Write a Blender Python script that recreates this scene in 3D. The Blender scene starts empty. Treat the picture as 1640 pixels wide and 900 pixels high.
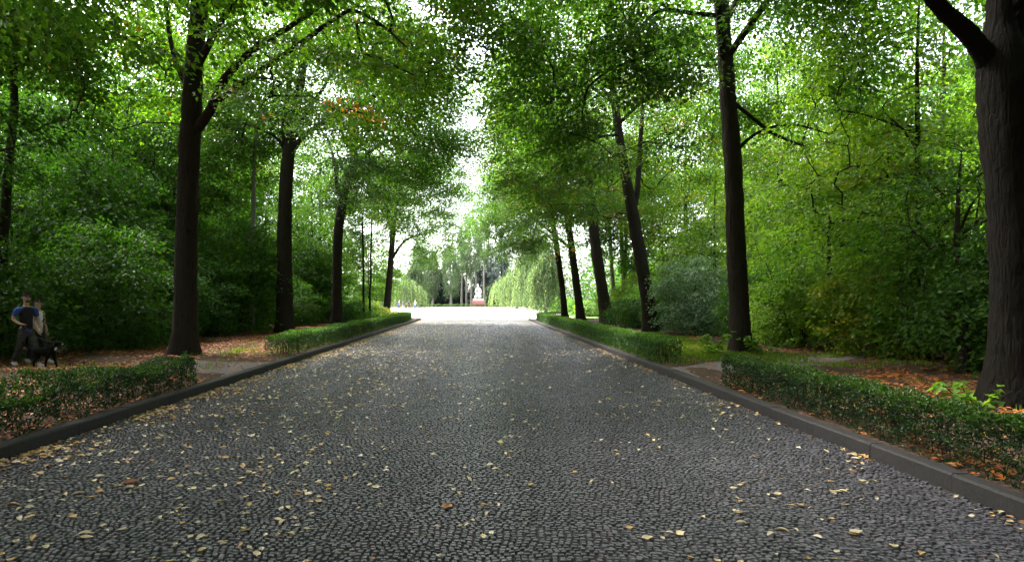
import bpy, math, numpy as np
from mathutils import Vector
S = bpy.context.scene
COL = S.collection

# ------------------------------------------------------------------ camera, sky, sun, exposure
F, VX, VY, H, G = 1000.0, 768.0, 481.0, 1.7, 0.14   # focal length and vanishing point in photo pixels, eye height, verge height
cam_d = bpy.data.cameras.new('camera'); cam = bpy.data.objects.new('camera', cam_d); COL.objects.link(cam)
cam_d.sensor_width = 36; cam_d.lens = 36 * F / 1640
cam_d.shift_x = (820 - VX) / 1640; cam_d.shift_y = (VY - 450) / 1640
cam_d.clip_start = 0.05; cam_d.clip_end = 2000
cam.location = (0, 0, H); cam.rotation_euler = (math.radians(90), 0, 0)
S.camera = cam

SUN_EL, SUN_AZ = 52.0, -58.0            # azimuth measured from +Y (down the avenue) towards +X
w = bpy.data.worlds.new('World'); S.world = w; w.use_nodes = True
nt = w.node_tree
sky = nt.nodes.new('ShaderNodeTexSky'); sky.sky_type = 'NISHITA'; sky.sun_disc = False
sky.sun_elevation = math.radians(SUN_EL); sky.sun_rotation = math.radians(SUN_AZ)
sky.dust_density = 4.0; sky.air_density = 1.0; sky.ozone_density = 1.0
bg = nt.nodes['Background']; bg.inputs['Strength'].default_value = 0.15
bw = nt.nodes.new('ShaderNodeRGBToBW'); nt.links.new(sky.outputs[0], bw.inputs[0])
cl = nt.nodes.new('ShaderNodeMix'); cl.data_type = 'RGBA'; cl.inputs[0].default_value = .72      # thin cloud veil over the blue
nt.links.new(sky.outputs[0], cl.inputs[6]); nt.links.new(bw.outputs[0], cl.inputs[7]); nt.links.new(cl.outputs[2], bg.inputs['Color'])
sun_d = bpy.data.lights.new('sun', 'SUN'); sun = bpy.data.objects.new('sun', sun_d); COL.objects.link(sun)
sun_d.energy = 1.5; sun_d.angle = math.radians(14); sun_d.color = (1.0, 0.96, 0.9)
e, a = math.radians(SUN_EL), math.radians(SUN_AZ)
sd = Vector((math.sin(a) * math.cos(e), math.cos(a) * math.cos(e), math.sin(e)))
sun.rotation_euler = sd.to_track_quat('Z', 'Y').to_euler()
vs = S.view_settings
vs.view_transform = 'Standard'; vs.look = 'None'; vs.gamma = 1.0; vs.use_curve_mapping = False
vs.exposure = 3.5
cy = S.cycles
cy.max_bounces = 8; cy.diffuse_bounces = 5; cy.glossy_bounces = 3; cy.transmission_bounces = 6
cy.transparent_max_bounces = 4; cy.use_denoising = True; cy.caustics_reflective = False; cy.caustics_refractive = False

# ------------------------------------------------------------------ helpers
def at(px, py, Y):
    return np.array([(px - VX) / F * Y, Y, H - (py - VY) / F * Y])

def tag(o, label=None, cat=None, group=None, kind=None):
    if label: o['label'] = label
    if cat: o['category'] = cat
    if group: o['group'] = group
    if kind: o['kind'] = kind
    return o

def empty(name, loc, label, cat, group=None, rz=0.0):
    o = bpy.data.objects.new(name, None); COL.objects.link(o)
    o.location = loc; o.rotation_euler = (0, 0, rz); o.empty_display_size = 0.3
    return tag(o, label, cat, group)

def link(name, me, parent=None):
    o = bpy.data.objects.new(name, me); COL.objects.link(o)
    if parent: o.parent = parent
    return o

def mesh(name, verts, polys, mats, tone=None, midx=None, smooth=False):
    """polys: list of int arrays (n,k); tone: per-face float; midx: per-face material index"""
    verts = np.asarray(verts, np.float32).reshape(-1, 3)
    polys = [np.asarray(p, np.int32) for p in polys if len(p)]
    me = bpy.data.meshes.new(name)
    me.vertices.add(len(verts)); me.vertices.foreach_set('co', verts.ravel())
    n = sum(len(p) for p in polys); nl = sum(p.size for p in polys)
    me.loops.add(nl); me.loops.foreach_set('vertex_index', np.concatenate([p.ravel() for p in polys]))
    me.polygons.add(n)
    tot = np.concatenate([np.full(len(p), p.shape[1], np.int32) for p in polys])
    me.polygons.foreach_set('loop_start', np.concatenate([[0], np.cumsum(tot)[:-1]]).astype(np.int32))
    for m in (mats if isinstance(mats, (list, tuple)) else [mats]): me.materials.append(m)
    if midx is not None: me.polygons.foreach_set('material_index', np.asarray(midx, np.int32))
    me.polygons.foreach_set('use_smooth', np.full(n, smooth, bool))
    if tone is not None:
        at_ = me.attributes.new('tone', 'FLOAT', 'FACE'); at_.data.foreach_set('value', np.asarray(tone, np.float32))
    me.update(); me.validate()
    return me

def unit(v):
    return v / np.maximum(np.linalg.norm(v, axis=-1, keepdims=True), 1e-9)

def leaf_geo(P, A, N, L, W, fold=0.16, droop=0.15):
    """folded, drooping rhombic leaves -> verts (n*4,3), tris (n*2,3)"""
    n = len(P); A = unit(A); Sd = unit(np.cross(N, A)); N = np.cross(A, Sd)
    L = np.broadcast_to(L, (n,))[:, None]; W = np.broadcast_to(W, (n,))[:, None]
    tip = P + A * L - N * L * droop
    mid = P + A * L * 0.42
    v = np.stack([P, mid - Sd * W / 2 + N * W * fold, tip, mid + Sd * W / 2 + N * W * fold], 1).reshape(-1, 3)
    b = np.arange(n)[:, None] * 4
    t = np.concatenate([b + np.array([[0, 3, 2]]), b + np.array([[0, 2, 1]])], 1).reshape(-1, 3)
    return v, t

def catmull(p, per=6):
    p = np.asarray(p, float)
    if len(p) < 3:
        t = np.linspace(0, 1, per + 1)[:, None]; return p[0] * (1 - t) + p[-1] * t
    q = np.vstack([2 * p[0] - p[1], p, 2 * p[-1] - p[-2]]); out = []
    for i in range(1, len(q) - 2):
        for t in np.linspace(0, 1, per, endpoint=False):
            a0, a1, a2, a3 = q[i - 1], q[i], q[i + 1], q[i + 2]
            out.append(.5 * (2 * a1 + (a2 - a0) * t + (2 * a0 - 5 * a1 + 4 * a2 - a3) * t * t + (3 * a1 - a0 - 3 * a2 + a3) * t ** 3))
    out.append(p[-1]); return np.array(out)

def tube(path, rad, sides=8, rng=None, rough=0.0, flare=0.0, cap=True):
    """path (n,3), rad (n,) -> verts, quads(list) ; optional lobed root flare and uneven bark"""
    path = np.asarray(path, float); rad = np.asarray(rad, float); n = len(path)
    T = unit(np.gradient(path, axis=0))
    ref = np.tile(np.array([[0.0, 1.0, 0.0]]), (n, 1)); ref[np.abs(T[:, 1]) > .9] = [1, 0, 0]
    U = unit(np.cross(T, ref)); V = np.cross(T, U)
    th = np.linspace(0, 2 * np.pi, sides, endpoint=False)
    R = rad[:, None] * np.ones((1, sides))
    if flare:
        h = np.linalg.norm(path - path[0], axis=1)[:, None]
        ph = rng.uniform(0, 6.28, 2)
        lobes = .55 + .3 * np.cos(th * 5 + ph[0]) + .3 * np.cos(th * 3 + ph[1])
        R = R * (1 + flare * np.exp(-h / .32) * lobes[None] + .35 * flare * np.exp(-h / 1.3))
    if rough:
        R = R * (1 + rough * rng.standard_normal((n, sides)))
    v = path[:, None] + R[..., None] * (np.cos(th)[None, :, None] * U[:, None] + np.sin(th)[None, :, None] * V[:, None])
    i = np.arange(n - 1)[:, None] * sides; j = np.arange(sides)[None]; k = (j + 1) % sides
    q = np.stack([i + j, i + k, i + sides + k, i + sides + j], -1).reshape(-1, 4)
    return v.reshape(-1, 3), q

def cones(A, B, ra, rb, sides=5):
    A = np.asarray(A, float); B = np.asarray(B, float); n = len(A)
    T = unit(B - A); ref = np.tile(np.array([[0.0, 0.0, 1.0]]), (n, 1)); ref[np.abs(T[:, 2]) > .9] = [1, 0, 0]
    U = unit(np.cross(T, ref)); V = np.cross(T, U)
    th = np.linspace(0, 2 * np.pi, sides, endpoint=False)
    ring = np.cos(th)[None, :, None] * U[:, None] + np.sin(th)[None, :, None] * V[:, None]
    v = np.concatenate([A[:, None] + ring * ra[:, None, None], B[:, None] + ring * rb[:, None, None]], 1)
    b = np.arange(n)[:, None] * 2 * sides; j = np.arange(sides)[None]; k = (j + 1) % sides
    q = np.stack([b + j, b + k, b + sides + k, b + sides + j], -1).reshape(-1, 4)
    return v.reshape(-1, 3), q

class Geo:
    def __init__(s): s.v, s.q, s.t, s.n = [], [], [], 0
    def add(s, v, q=None, t=None):
        if q is not None and len(q): s.q.append(np.asarray(q) + s.n)
        if t is not None and len(t): s.t.append(np.asarray(t) + s.n)
        s.v.append(np.asarray(v)); s.n += len(v)
    def build(s, name, mats, smooth=True, tone=None, midx=None):
        P = []
        if s.q: P.append(np.concatenate(s.q))
        if s.t: P.append(np.concatenate(s.t))
        return mesh(name, np.concatenate(s.v), P, mats, tone, midx, smooth)

def box(g, lo, hi):
    x0, y0, z0 = lo; x1, y1, z1 = hi
    v = np.array([[x, y, z] for z in (z0, z1) for y in (y0, y1) for x in (x0, x1)], float)
    g.add(v, [[0, 2, 3, 1], [4, 5, 7, 6], [0, 1, 5, 4], [2, 6, 7, 3], [0, 4, 6, 2], [1, 3, 7, 5]])

def noise3(p, seed, scale):
    r = np.random.default_rng(seed); out = np.zeros(len(p))
    for k in range(6):
        d = unit(r.standard_normal((1, p.shape[1])))[0] * r.uniform(.7, 2.0)
        out += np.sin(p @ d / scale * 2 * np.pi + r.uniform(0, 6.28))
    return out / 2.4

# ------------------------------------------------------------------ materials
def mat(name):
    m = bpy.data.materials.new(name); m.use_nodes = True
    nt = m.node_tree; return m, nt, nt.nodes['Principled BSDF'], nt.nodes, nt.links

def ramp(nodes, stops, interp='LINEAR'):
    r = nodes.new('ShaderNodeValToRGB'); cr = r.color_ramp; cr.interpolation = interp
    cr.elements[0].position, cr.elements[0].color = stops[0][0], (*stops[0][1], 1)
    cr.elements[1].position, cr.elements[1].color = stops[-1][0], (*stops[-1][1], 1)
    for p, c in stops[1:-1]:
        el = cr.elements.new(p); el.color = (*c, 1)
    return r

def nz(nodes, links, scale, detail=4, vec=None, rough=.6, dims='3D'):
    n = nodes.new('ShaderNodeTexNoise'); n.inputs['Scale'].default_value = scale
    n.inputs['Detail'].default_value = detail; n.inputs['Roughness'].default_value = rough
    if vec is not None: links.new(vec, n.inputs['Vector'])
    return n

def leaf_material(name, stops, tint=(1.55, 1.85, .45), trans=.48, rough=.42, spec=.35, objvar=.25):
    m, nt, b, N, L = mat(name)
    at_ = N.new('ShaderNodeAttribute'); at_.attribute_name = 'tone'
    oi = N.new('ShaderNodeObjectInfo')
    mr = N.new('ShaderNodeMath'); mr.operation = 'MULTIPLY_ADD'; mr.inputs[1].default_value = objvar; mr.inputs[2].default_value = -objvar / 2
    L.new(oi.outputs['Random'], mr.inputs[0])
    ad = N.new('ShaderNodeMath'); ad.operation = 'ADD'; ad.use_clamp = True
    L.new(at_.outputs['Fac'], ad.inputs[0]); L.new(mr.outputs[0], ad.inputs[1])
    r = ramp(N, stops); L.new(ad.outputs[0], r.inputs[0])
    L.new(r.outputs[0], b.inputs['Base Color'])
    b.inputs['Roughness'].default_value = rough; b.inputs['Specular IOR Level'].default_value = spec
    tr = N.new('ShaderNodeBsdfTranslucent')
    mu = N.new('ShaderNodeMix'); mu.data_type = 'RGBA'; mu.blend_type = 'MULTIPLY'; mu.inputs[0].default_value = 1
    L.new(r.outputs[0], mu.inputs[6]); mu.inputs[7].default_value = (*tint, 1)
    L.new(mu.outputs[2], tr.inputs['Color'])
    mx = N.new('ShaderNodeMixShader'); mx.inputs[0].default_value = trans
    L.new(b.outputs[0], mx.inputs[1]); L.new(tr.outputs[0], mx.inputs[2])
    L.new(mx.outputs[0], N['Material Output'].inputs['Surface'])
    return m

M = {}
M['lime'] = leaf_material('lime_tree_leaf', [(0, (.026, .060, .009)), (.35, (.046, .108, .012)), (.75, (.092, .165, .014)), (.93, (.17, .21, .018)), (.97, (.32, .20, .03)), (1, (.36, .13, .03))])
M['maple'] = leaf_material('maple_leaf', [(0, (.035, .08, .009)), (.4, (.07, .14, .011)), (.85, (.14, .20, .016)), (.95, (.25, .25, .03)), (1, (.38, .24, .03))])
M['wood'] = leaf_material('woodland_leaf', [(0, (.018, .05, .012)), (.5, (.036, .09, .015)), (.9, (.075, .14, .02)), (1, (.12, .16, .03))], spec=.16, rough=.55)
M['shrub'] = leaf_material('shrub_leaf', [(0, (.02, .055, .014)), (.5, (.042, .10, .018)), (.9, (.085, .16, .024)), (1, (.13, .18, .04))], objvar=.4, spec=.2, rough=.5)
M['silver'] = leaf_material('silvery_leaf', [(0, (.07, .13, .08)), (.6, (.14, .22, .14)), (1, (.25, .32, .22))], trans=.3)
M['bright'] = leaf_material('bright_green_leaf', [(0, (.06, .13, .018)), (.6, (.11, .21, .024)), (1, (.22, .29, .035))])
M['yellow'] = leaf_material('yellowing_leaf', [(0, (.09, .14, .018)), (.5, (.20, .21, .025)), (1, (.42, .31, .04))])
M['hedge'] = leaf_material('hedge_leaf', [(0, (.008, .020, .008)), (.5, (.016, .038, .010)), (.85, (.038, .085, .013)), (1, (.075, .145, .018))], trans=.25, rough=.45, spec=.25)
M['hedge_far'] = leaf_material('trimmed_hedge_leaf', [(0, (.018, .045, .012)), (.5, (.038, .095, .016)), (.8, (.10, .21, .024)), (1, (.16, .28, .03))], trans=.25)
M['willow'] = leaf_material('weeping_leaf', [(0, (.03, .06, .022)), (.5, (.085, .13, .06)), (1, (.26, .33, .13))], tint=(1.2, 1.4, .75), trans=.38)
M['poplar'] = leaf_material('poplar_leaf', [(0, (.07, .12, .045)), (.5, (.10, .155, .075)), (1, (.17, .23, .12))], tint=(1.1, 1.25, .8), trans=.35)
M['conifer'] = leaf_material('conifer_needle', [(0, (.008, .017, .012)), (.5, (.015, .032, .022)), (1, (.03, .055, .04))], trans=.05, rough=.6)
M['bluefir'] = leaf_material('blue_conifer_needle', [(0, (.02, .04, .035)), (.5, (.04, .07, .06)), (1, (.07, .11, .10))], trans=.05, rough=.6)
M['grass'] = leaf_material('grass_blade', [(0, (.07, .13, .02)), (.6, (.15, .23, .03)), (1, (.28, .29, .06))])
M['litter'] = leaf_material('fallen_leaf_brown', [(0, (.12, .034, .018)), (.4, (.40, .115, .022)), (.7, (.52, .21, .045)), (.9, (.45, .27, .13)), (1, (.42, .36, .12))], tint=(1, .9, .7), trans=.15, rough=.6)
M['fallen'] = leaf_material('fallen_leaf_pale', [(0, (.24, .09, .04)), (.15, (.38, .19, .07)), (.35, (.50, .31, .09)), (.6, (.56, .45, .25)), (.85, (.62, .55, .40)), (.95, (.62, .55, .40)), (1, (.46, .42, .09))], tint=(1, .9, .7), trans=.12, rough=.55, objvar=.0)

def bark(name, c0, c1, c2, s=1.0):
    m, nt, b, N, L = mat(name)
    tc = N.new('ShaderNodeTexCoord'); mp = N.new('ShaderNodeMapping'); mp.inputs['Scale'].default_value = (11 * s, 11 * s, 1.8 * s)
    L.new(tc.outputs['Object'], mp.inputs[0])
    n1 = nz(N, L, 1.6, 6, mp.outputs[0], .65); n2 = nz(N, L, 1.1, 3, tc.outputs['Object'])
    v = N.new('ShaderNodeTexVoronoi'); v.feature = 'DISTANCE_TO_EDGE'; v.inputs['Scale'].default_value = 1.7
    mx = N.new('ShaderNodeMix'); mx.data_type = 'VECTOR'; mx.inputs[0].default_value = .25
    L.new(mp.outputs[0], mx.inputs[4]); L.new(n1.outputs['Color'], mx.inputs[5]); L.new(mx.outputs[1], v.inputs['Vector'])
    r = ramp(N, [(.0, c0), (.12, c1), (.6, c1), (1, c2)]); 
    ml = N.new('ShaderNodeMath'); ml.operation = 'MULTIPLY_ADD'; ml.inputs[1].default_value = .75
    sub = N.new('ShaderNodeMath'); sub.operation = 'SUBTRACT'; sub.inputs[1].default_value = .35
    L.new(n1.outputs['Fac'], sub.inputs[0]); L.new(v.outputs['Distance'], ml.inputs[0]); L.new(sub.outputs[0], ml.inputs[2])
    L.new(ml.outputs[0], r.inputs[0])
    green = ramp(N, [(.45, (1, 1, 1)), (.75, (.62, .85, .5))]); L.new(n2.outputs['Fac'], green.inputs[0])
    mm = N.new('ShaderNodeMix'); mm.data_type = 'RGBA'; mm.blend_type = 'MULTIPLY'; mm.inputs[0].default_value = .7
    L.new(r.outputs[0], mm.inputs[6]); L.new(green.outputs[0], mm.inputs[7]); L.new(mm.outputs[2], b.inputs['Base Color'])
    b.inputs['Roughness'].default_value = .95; b.inputs['Specular IOR Level'].default_value = .06
    bp = N.new('ShaderNodeBump'); bp.inputs['Strength'].default_value = 1.0; bp.inputs['Distance'].default_value = .055
    L.new(ml.outputs[0], bp.inputs['Height']); L.new(bp.outputs[0], b.inputs['Normal'])
    return m
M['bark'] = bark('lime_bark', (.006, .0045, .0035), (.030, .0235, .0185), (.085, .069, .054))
M['bark_pale'] = bark('pale_bark', (.05, .045, .04), (.20, .19, .17), (.32, .31, .28))
M['bark_dark'] = bark('dark_bark', (.012, .010, .008), (.038, .030, .023), (.07, .056, .042))

M['bark_shaded'] = bark('shaded_black_bark', (.003, .0025, .002), (.0105, .009, .0075), (.026, .021, .017))  # darkened bark copy: the nearest trunk's heavy shade is put into its colour

def simple(name, col, rough=.8, spec=.3, var=.15, scale=20, bump=0.0):
    m, nt, b, N, L = mat(name)
    tc = N.new('ShaderNodeTexCoord'); n = nz(N, L, scale, 5, tc.outputs['Object'])
    r = ramp(N, [(.25, tuple(c * (1 - var) for c in col)), (.75, tuple(min(1, c * (1 + var)) for c in col))])
    L.new(n.outputs['Fac'], r.inputs[0]); L.new(r.outputs[0], b.inputs['Base Color'])
    b.inputs['Roughness'].default_value = rough; b.inputs['Specular IOR Level'].default_value = spec
    if bump:
        bp = N.new('ShaderNodeBump'); bp.inputs['Distance'].default_value = bump; bp.inputs['Strength'].default_value = .8
        L.new(n.outputs['Fac'], bp.inputs['Height']); L.new(bp.outputs[0], b.inputs['Normal'])
    return m

# setts: per-stone tone, fine grain, slight gloss
def sett_mat():
    m, nt, b, N, L = mat('granite_setts')
    at_ = N.new('ShaderNodeAttribute'); at_.attribute_name = 'tone'
    tc = N.new('ShaderNodeTexCoord'); n = nz(N, L, 90, 3, tc.outputs['Object']); n2 = nz(N, L, .5, 4, tc.outputs['Object'])
    r = ramp(N, [(0, (.05, .049, .055)), (.5, (.085, .079, .092)), (.93, (.128, .120, .138)), (1, (.14, .105, .108))])
    L.new(at_.outputs['Fac'], r.inputs[0])
    sp = ramp(N, [(.3, (.75, .75, .75)), (.7, (1.2, 1.2, 1.2))]); L.new(n.outputs['Fac'], sp.inputs[0])
    st = ramp(N, [(.3, (.82, .82, .84)), (.7, (1.1, 1.1, 1.1))]); L.new(n2.outputs['Fac'], st.inputs[0])
    a1 = N.new('ShaderNodeMix'); a1.data_type = 'RGBA'; a1.blend_type = 'MULTIPLY'; a1.inputs[0].default_value = 1
    a2 = N.new('ShaderNodeMix'); a2.data_type = 'RGBA'; a2.blend_type = 'MULTIPLY'; a2.inputs[0].default_value = 1
    L.new(r.outputs[0], a1.inputs[6]); L.new(sp.outputs[0], a1.inputs[7]); L.new(a1.outputs[2], a2.inputs[6]); L.new(st.outputs[0], a2.inputs[7])
    # setts fade to gravel colour near the plaza, painting in the sunlight's soft edge
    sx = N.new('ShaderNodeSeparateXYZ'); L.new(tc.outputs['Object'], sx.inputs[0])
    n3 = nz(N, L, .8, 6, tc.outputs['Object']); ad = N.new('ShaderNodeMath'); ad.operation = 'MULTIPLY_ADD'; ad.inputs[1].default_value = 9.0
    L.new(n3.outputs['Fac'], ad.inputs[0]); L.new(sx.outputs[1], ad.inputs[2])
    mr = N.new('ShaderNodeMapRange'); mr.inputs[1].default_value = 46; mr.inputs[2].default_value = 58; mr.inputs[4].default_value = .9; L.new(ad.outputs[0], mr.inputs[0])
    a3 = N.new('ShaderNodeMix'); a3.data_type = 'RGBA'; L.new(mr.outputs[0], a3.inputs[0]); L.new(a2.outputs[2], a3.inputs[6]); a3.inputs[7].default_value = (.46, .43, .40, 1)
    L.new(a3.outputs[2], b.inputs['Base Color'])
    b.inputs['Roughness'].default_value = .36; b.inputs['Specular IOR Level'].default_value = .6
    return m
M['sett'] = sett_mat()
M['joint'] = simple('sett_joint_grit', (.042, .038, .036), .95, .1, .3, 60)
M['kerb'] = simple('kerb_granite', (.025, .0225, .022), .75, .3, .4, 30, .004)
M['gravel'] = simple('pale_plaza_gravel', (.52, .49, .43), .95, .1, .12, 30, .01)
M['dirt'] = simple('trodden_earth', (.15, .122, .115), .95, .1, .35, 9, .03)

def ground_mat():
    m, nt, b, N, L = mat('woodland_soil')
    tc = N.new('ShaderNodeTexCoord'); n = nz(N, L, 1.3, 8, tc.outputs['Object'], .7); n2 = nz(N, L, 22, 4, tc.outputs['Object'])
    r = ramp(N, [(.3, (.045, .035, .026)), (.5, (.085, .058, .042)), (.65, (.12, .07, .048)), (.8, (.07, .08, .03))])
    L.new(n.outputs['Fac'], r.inputs[0])
    sp = ramp(N, [(.3, (.6, .6, .6)), (.7, (1.25, 1.2, 1.15))]); L.new(n2.outputs['Fac'], sp.inputs[0])
    a1 = N.new('ShaderNodeMix'); a1.data_type = 'RGBA'; a1.blend_type = 'MULTIPLY'; a1.inputs[0].default_value = 1
    L.new(r.outputs[0], a1.inputs[6]); L.new(sp.outputs[0], a1.inputs[7]); L.new(a1.outputs[2], b.inputs['Base Color'])
    b.inputs['Roughness'].default_value = .95; b.inputs['Specular IOR Level'].default_value = .1
    bp = N.new('ShaderNodeBump'); bp.inputs['Distance'].default_value = .04; L.new(n2.outputs['Fac'], bp.inputs['Height']); L.new(bp.outputs[0], b.inputs['Normal'])
    return m
M['soil'] = ground_mat()
M['lawn'] = simple('lawn_turf', (.085, .14, .03), .9, .1, .35, 3)

# ------------------------------------------------------------------ setting: ground, road, kerbs, plaza, footpath
XL, XR, YE = -5.04, 4.19, 55.0      # road edges and where the avenue opens into the plaza
def ground_z(x, y):
    x = np.asarray(x, float); y = np.asarray(y, float)
    z = G + .035 * noise3(np.stack([x, y], -1).reshape(-1, 2), 5, 7.0).reshape(x.shape)
    z = z * np.clip((YE + 4 - y) / 4, 0, 1) - .03 * np.clip((y - YE) / 4, 0, 1)
    inside = (x > XL - .05) & (x < XR + .05) & (y < YE + .5)
    near = np.minimum(np.abs(x - XL + .2), np.abs(x - XR - .2))
    z = np.where(near < .5, np.where(y < YE, G, z), z)
    plaza = (y > YE - .7) & (y < 151) & (x > -43) & (x < 23) & ((x > XL - 3.1) & (x < XR + 3.1) | (y > YE + 1))
    return np.where(inside, -.05, np.where(plaza, np.minimum(z, -.03), z))
xs = np.unique(np.concatenate([np.linspace(-400, -60, 12), np.linspace(-60, XL - .1, 70), [XL - .06, XL - .04], np.linspace(XL + .1, XR - .1, 8), [XR + .04, XR + .06], np.linspace(XR + .1, 60, 70), np.linspace(60, 400, 12)]))
ys = np.unique(np.concatenate([np.linspace(-60, 2, 12), np.linspace(2, 62, 90), np.linspace(62, 200, 24), np.linspace(200, 900, 12)]))
XX, YY = np.meshgrid(xs, ys); gv = np.stack([XX, YY, ground_z(XX, YY)], -1).reshape(-1, 3)
nx, ny = len(xs), len(ys); i, j = np.meshgrid(np.arange(nx - 1), np.arange(ny - 1)); k = (j * nx + i).ravel()
tag(link('ground', mesh('ground', gv, [np.stack([k, k + 1, k + nx + 1, k + nx], 1)], M['soil'], smooth=True)), kind='structure')

rng = np.random.default_rng(11)
def road_mesh():
    cw, ch, y0, y1 = .050, .046, 2.8, YE - .1
    nr = int((y1 - y0) / ch); nc = int((XR - XL) / cw)
    X = XL + (np.arange(nc)[None] + (np.arange(nr) % 2)[:, None] * .5 + rng.uniform(-.5, .5, (nr, 1))) * cw
    Y = (y0 + np.arange(nr)[:, None] * ch) * np.ones((1, nc))
    c = np.stack([X + cw / 2, Y + ch / 2], -1).reshape(-1, 2) + rng.normal(0, .0055, (nr * nc, 2)); n = len(c)
    sx = cw / 2 - .0035 - np.abs(rng.normal(0, .003, n)); sy = ch / 2 - .0035 - np.abs(rng.normal(0, .003, n))
    sg = np.array([[-1, -1], [1, -1], [1, 1], [-1, 1]], float)
    low = c[:, None] + sg[None] * np.stack([sx, sy], -1)[:, None] + rng.normal(0, .003, (n, 4, 2))
    top = c[:, None] + (low - c[:, None]) * .8
    hz = .015 + rng.normal(0, .002, n); tilt = rng.normal(0, .05, (n, 2))
    tz = hz[:, None] + ((top - c[:, None]) * tilt[:, None]).sum(-1)
    def warp(p):
        x, y = p[..., 0], p[..., 1]
        return np.stack([np.clip(x + .03 * np.sin(y * 2.1), XL, XR), y + .11 * np.abs(np.sin(x * np.pi / 1.35)) + .03 * np.sin(x * 1.9 + y * .7)], -1)
    lw, tp = warp(low), warp(top)
    v = np.concatenate([np.concatenate([lw, np.zeros((n, 4, 1))], -1), np.concatenate([tp, tz[..., None]], -1)], 1).reshape(-1, 3)
    b = np.arange(n)[:, None] * 8
    f = np.concatenate([b + np.array([q]) for q in ([4, 5, 6, 7], [0, 1, 5, 4], [1, 2, 6, 5], [2, 3, 7, 6], [3, 0, 4, 7])], 1).reshape(-1, 4)
    tone = np.repeat(np.clip(rng.normal(.5, .24, n), 0, 1), 5)
    g = Geo(); g.add(v, f)
    mi = [0] * len(f)
    ya, yc = -40.0, YE + .3
    g.add([[XL, ya, .001], [XR, ya, .001], [XR, yc, .001], [XL, yc, .001]], [[0, 1, 2, 3]]); mi.append(1)
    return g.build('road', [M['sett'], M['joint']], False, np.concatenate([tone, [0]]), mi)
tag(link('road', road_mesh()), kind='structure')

def kerb_mesh(side):
    """granite kerb stones set end to end; the last ones curve away round the corner of the plaza"""
    g = Geo(); r = np.random.default_rng(3 + side)
    path = [(0.0, y) for y in np.arange(-14, YE - 3.9, 1.15)]
    cx, cy, R = 3.2, path[-1][1], 3.2
    arc = [(cx - R * math.cos(t), cy + R * math.sin(t)) for t in np.linspace(.3, math.pi / 2, 5)]
    path += arc + [(cx + d, cy + R) for d in np.arange(1.2, 14, 1.2)]
    x_edge = XR if side > 0 else XL
    P = np.array([(x_edge + side * p[0], p[1]) for p in path])
    for a_, b_ in zip(P[:-1], P[1:]):
        d = unit((b_ - a_)[None])[0]; nrm = np.array([d[1], -d[0]]) * side
        w_, h_ = .17, .165 + r.normal(0, .003); gap = .0025; o = r.normal(0, .0015)
        a0, b0 = a_ + d * gap + nrm * o, b_ - d * gap + nrm * o
        bev = .02
        prof = [(0.0, -.1), (0.0, h_ - bev), (bev, h_), (w_ - bev, h_), (w_, h_ - bev), (w_, -.1)]
        v = [[*(q + nrm * s), z] for q in (a0, b0) for s, z in prof]
        n = len(prof)
        q = [[i, i + 1, n + i + 1, n + i] for i in range(n - 1)]
        g.add(v, q, [[0, 2, 1], [0, 3, 2], [0, 4, 3], [0, 5, 4], [n, n + 1, n + 2], [n, n + 2, n + 3], [n, n + 3, n + 4], [n, n + 4, n + 5]])
    return g.build('kerb', M['kerb'], False)
for s in (-1, 1): tag(link('kerb', kerb_mesh(s)), kind='structure')

def sheet(name, pts, z, m):
    return tag(link(name, mesh(name, [[x, y, z] for x, y in pts], [[list(range(len(pts)))]], m)), kind='structure')
sheet('plaza_pavement', [(-9.5, YE - .65), (9, YE - .65), (10, 75), (9.5, 110), (13, 140), (12, 150), (-22, 150), (-17, 112), (-12.5, 78)], .004, M['gravel'])
sheet('lawn', [(9.2, YE + 1.2), (60, YE + 1.2), (60, 148), (13.5, 148), (13, 140), (9.7, 110), (10.2, 75)], .02, M['lawn'])
sheet('lawn', [(-9.7, YE + 1.2), (-12.7, 78), (-17.2, 112), (-22, 148), (-60, 148), (-60, YE + 1.2)], .02, M['lawn'])
# trodden side paths crossing the verge between the hedges
def footpath():
    g = Geo(); 
    for sgn, x0, x1, y0, y1 in ((1, XR + .22, 15, 12.1, 14.9), (-1, XL - .22, -8.6, 12.3, 16.2)):
        n, m_ = 24, 8; t = np.linspace(0, 1, n); u = np.linspace(0, 1, m_)
        xx = x0 + (x1 - x0) * t; yc = (y0 + y1) / 2 + (.70 if sgn > 0 else .42) * np.abs(xx - x0); hw = (y1 - y0) / 2 * (1 - (.45 if sgn > 0 else .75) * t) + .2 * np.sin(xx * 2.3)
        Xg = np.repeat(xx[:, None], m_, 1); Yg = yc[:, None] + hw[:, None] * (2 * u - 1)[None]
        Z = ground_z(Xg, Yg) + .012 - .03 * np.abs(2 * u - 1)[None] ** 6
        k = (np.arange(n - 1)[:, None] * m_ + np.arange(m_ - 1)[None]).ravel()
        g.add(np.stack([Xg, Yg, Z], -1).reshape(-1, 3), np.stack([k, k + m_, k + m_ + 1, k + 1], 1))
    return g.build('footpath', M['dirt'])
tag(link('footpath', footpath()), kind='structure')

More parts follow.
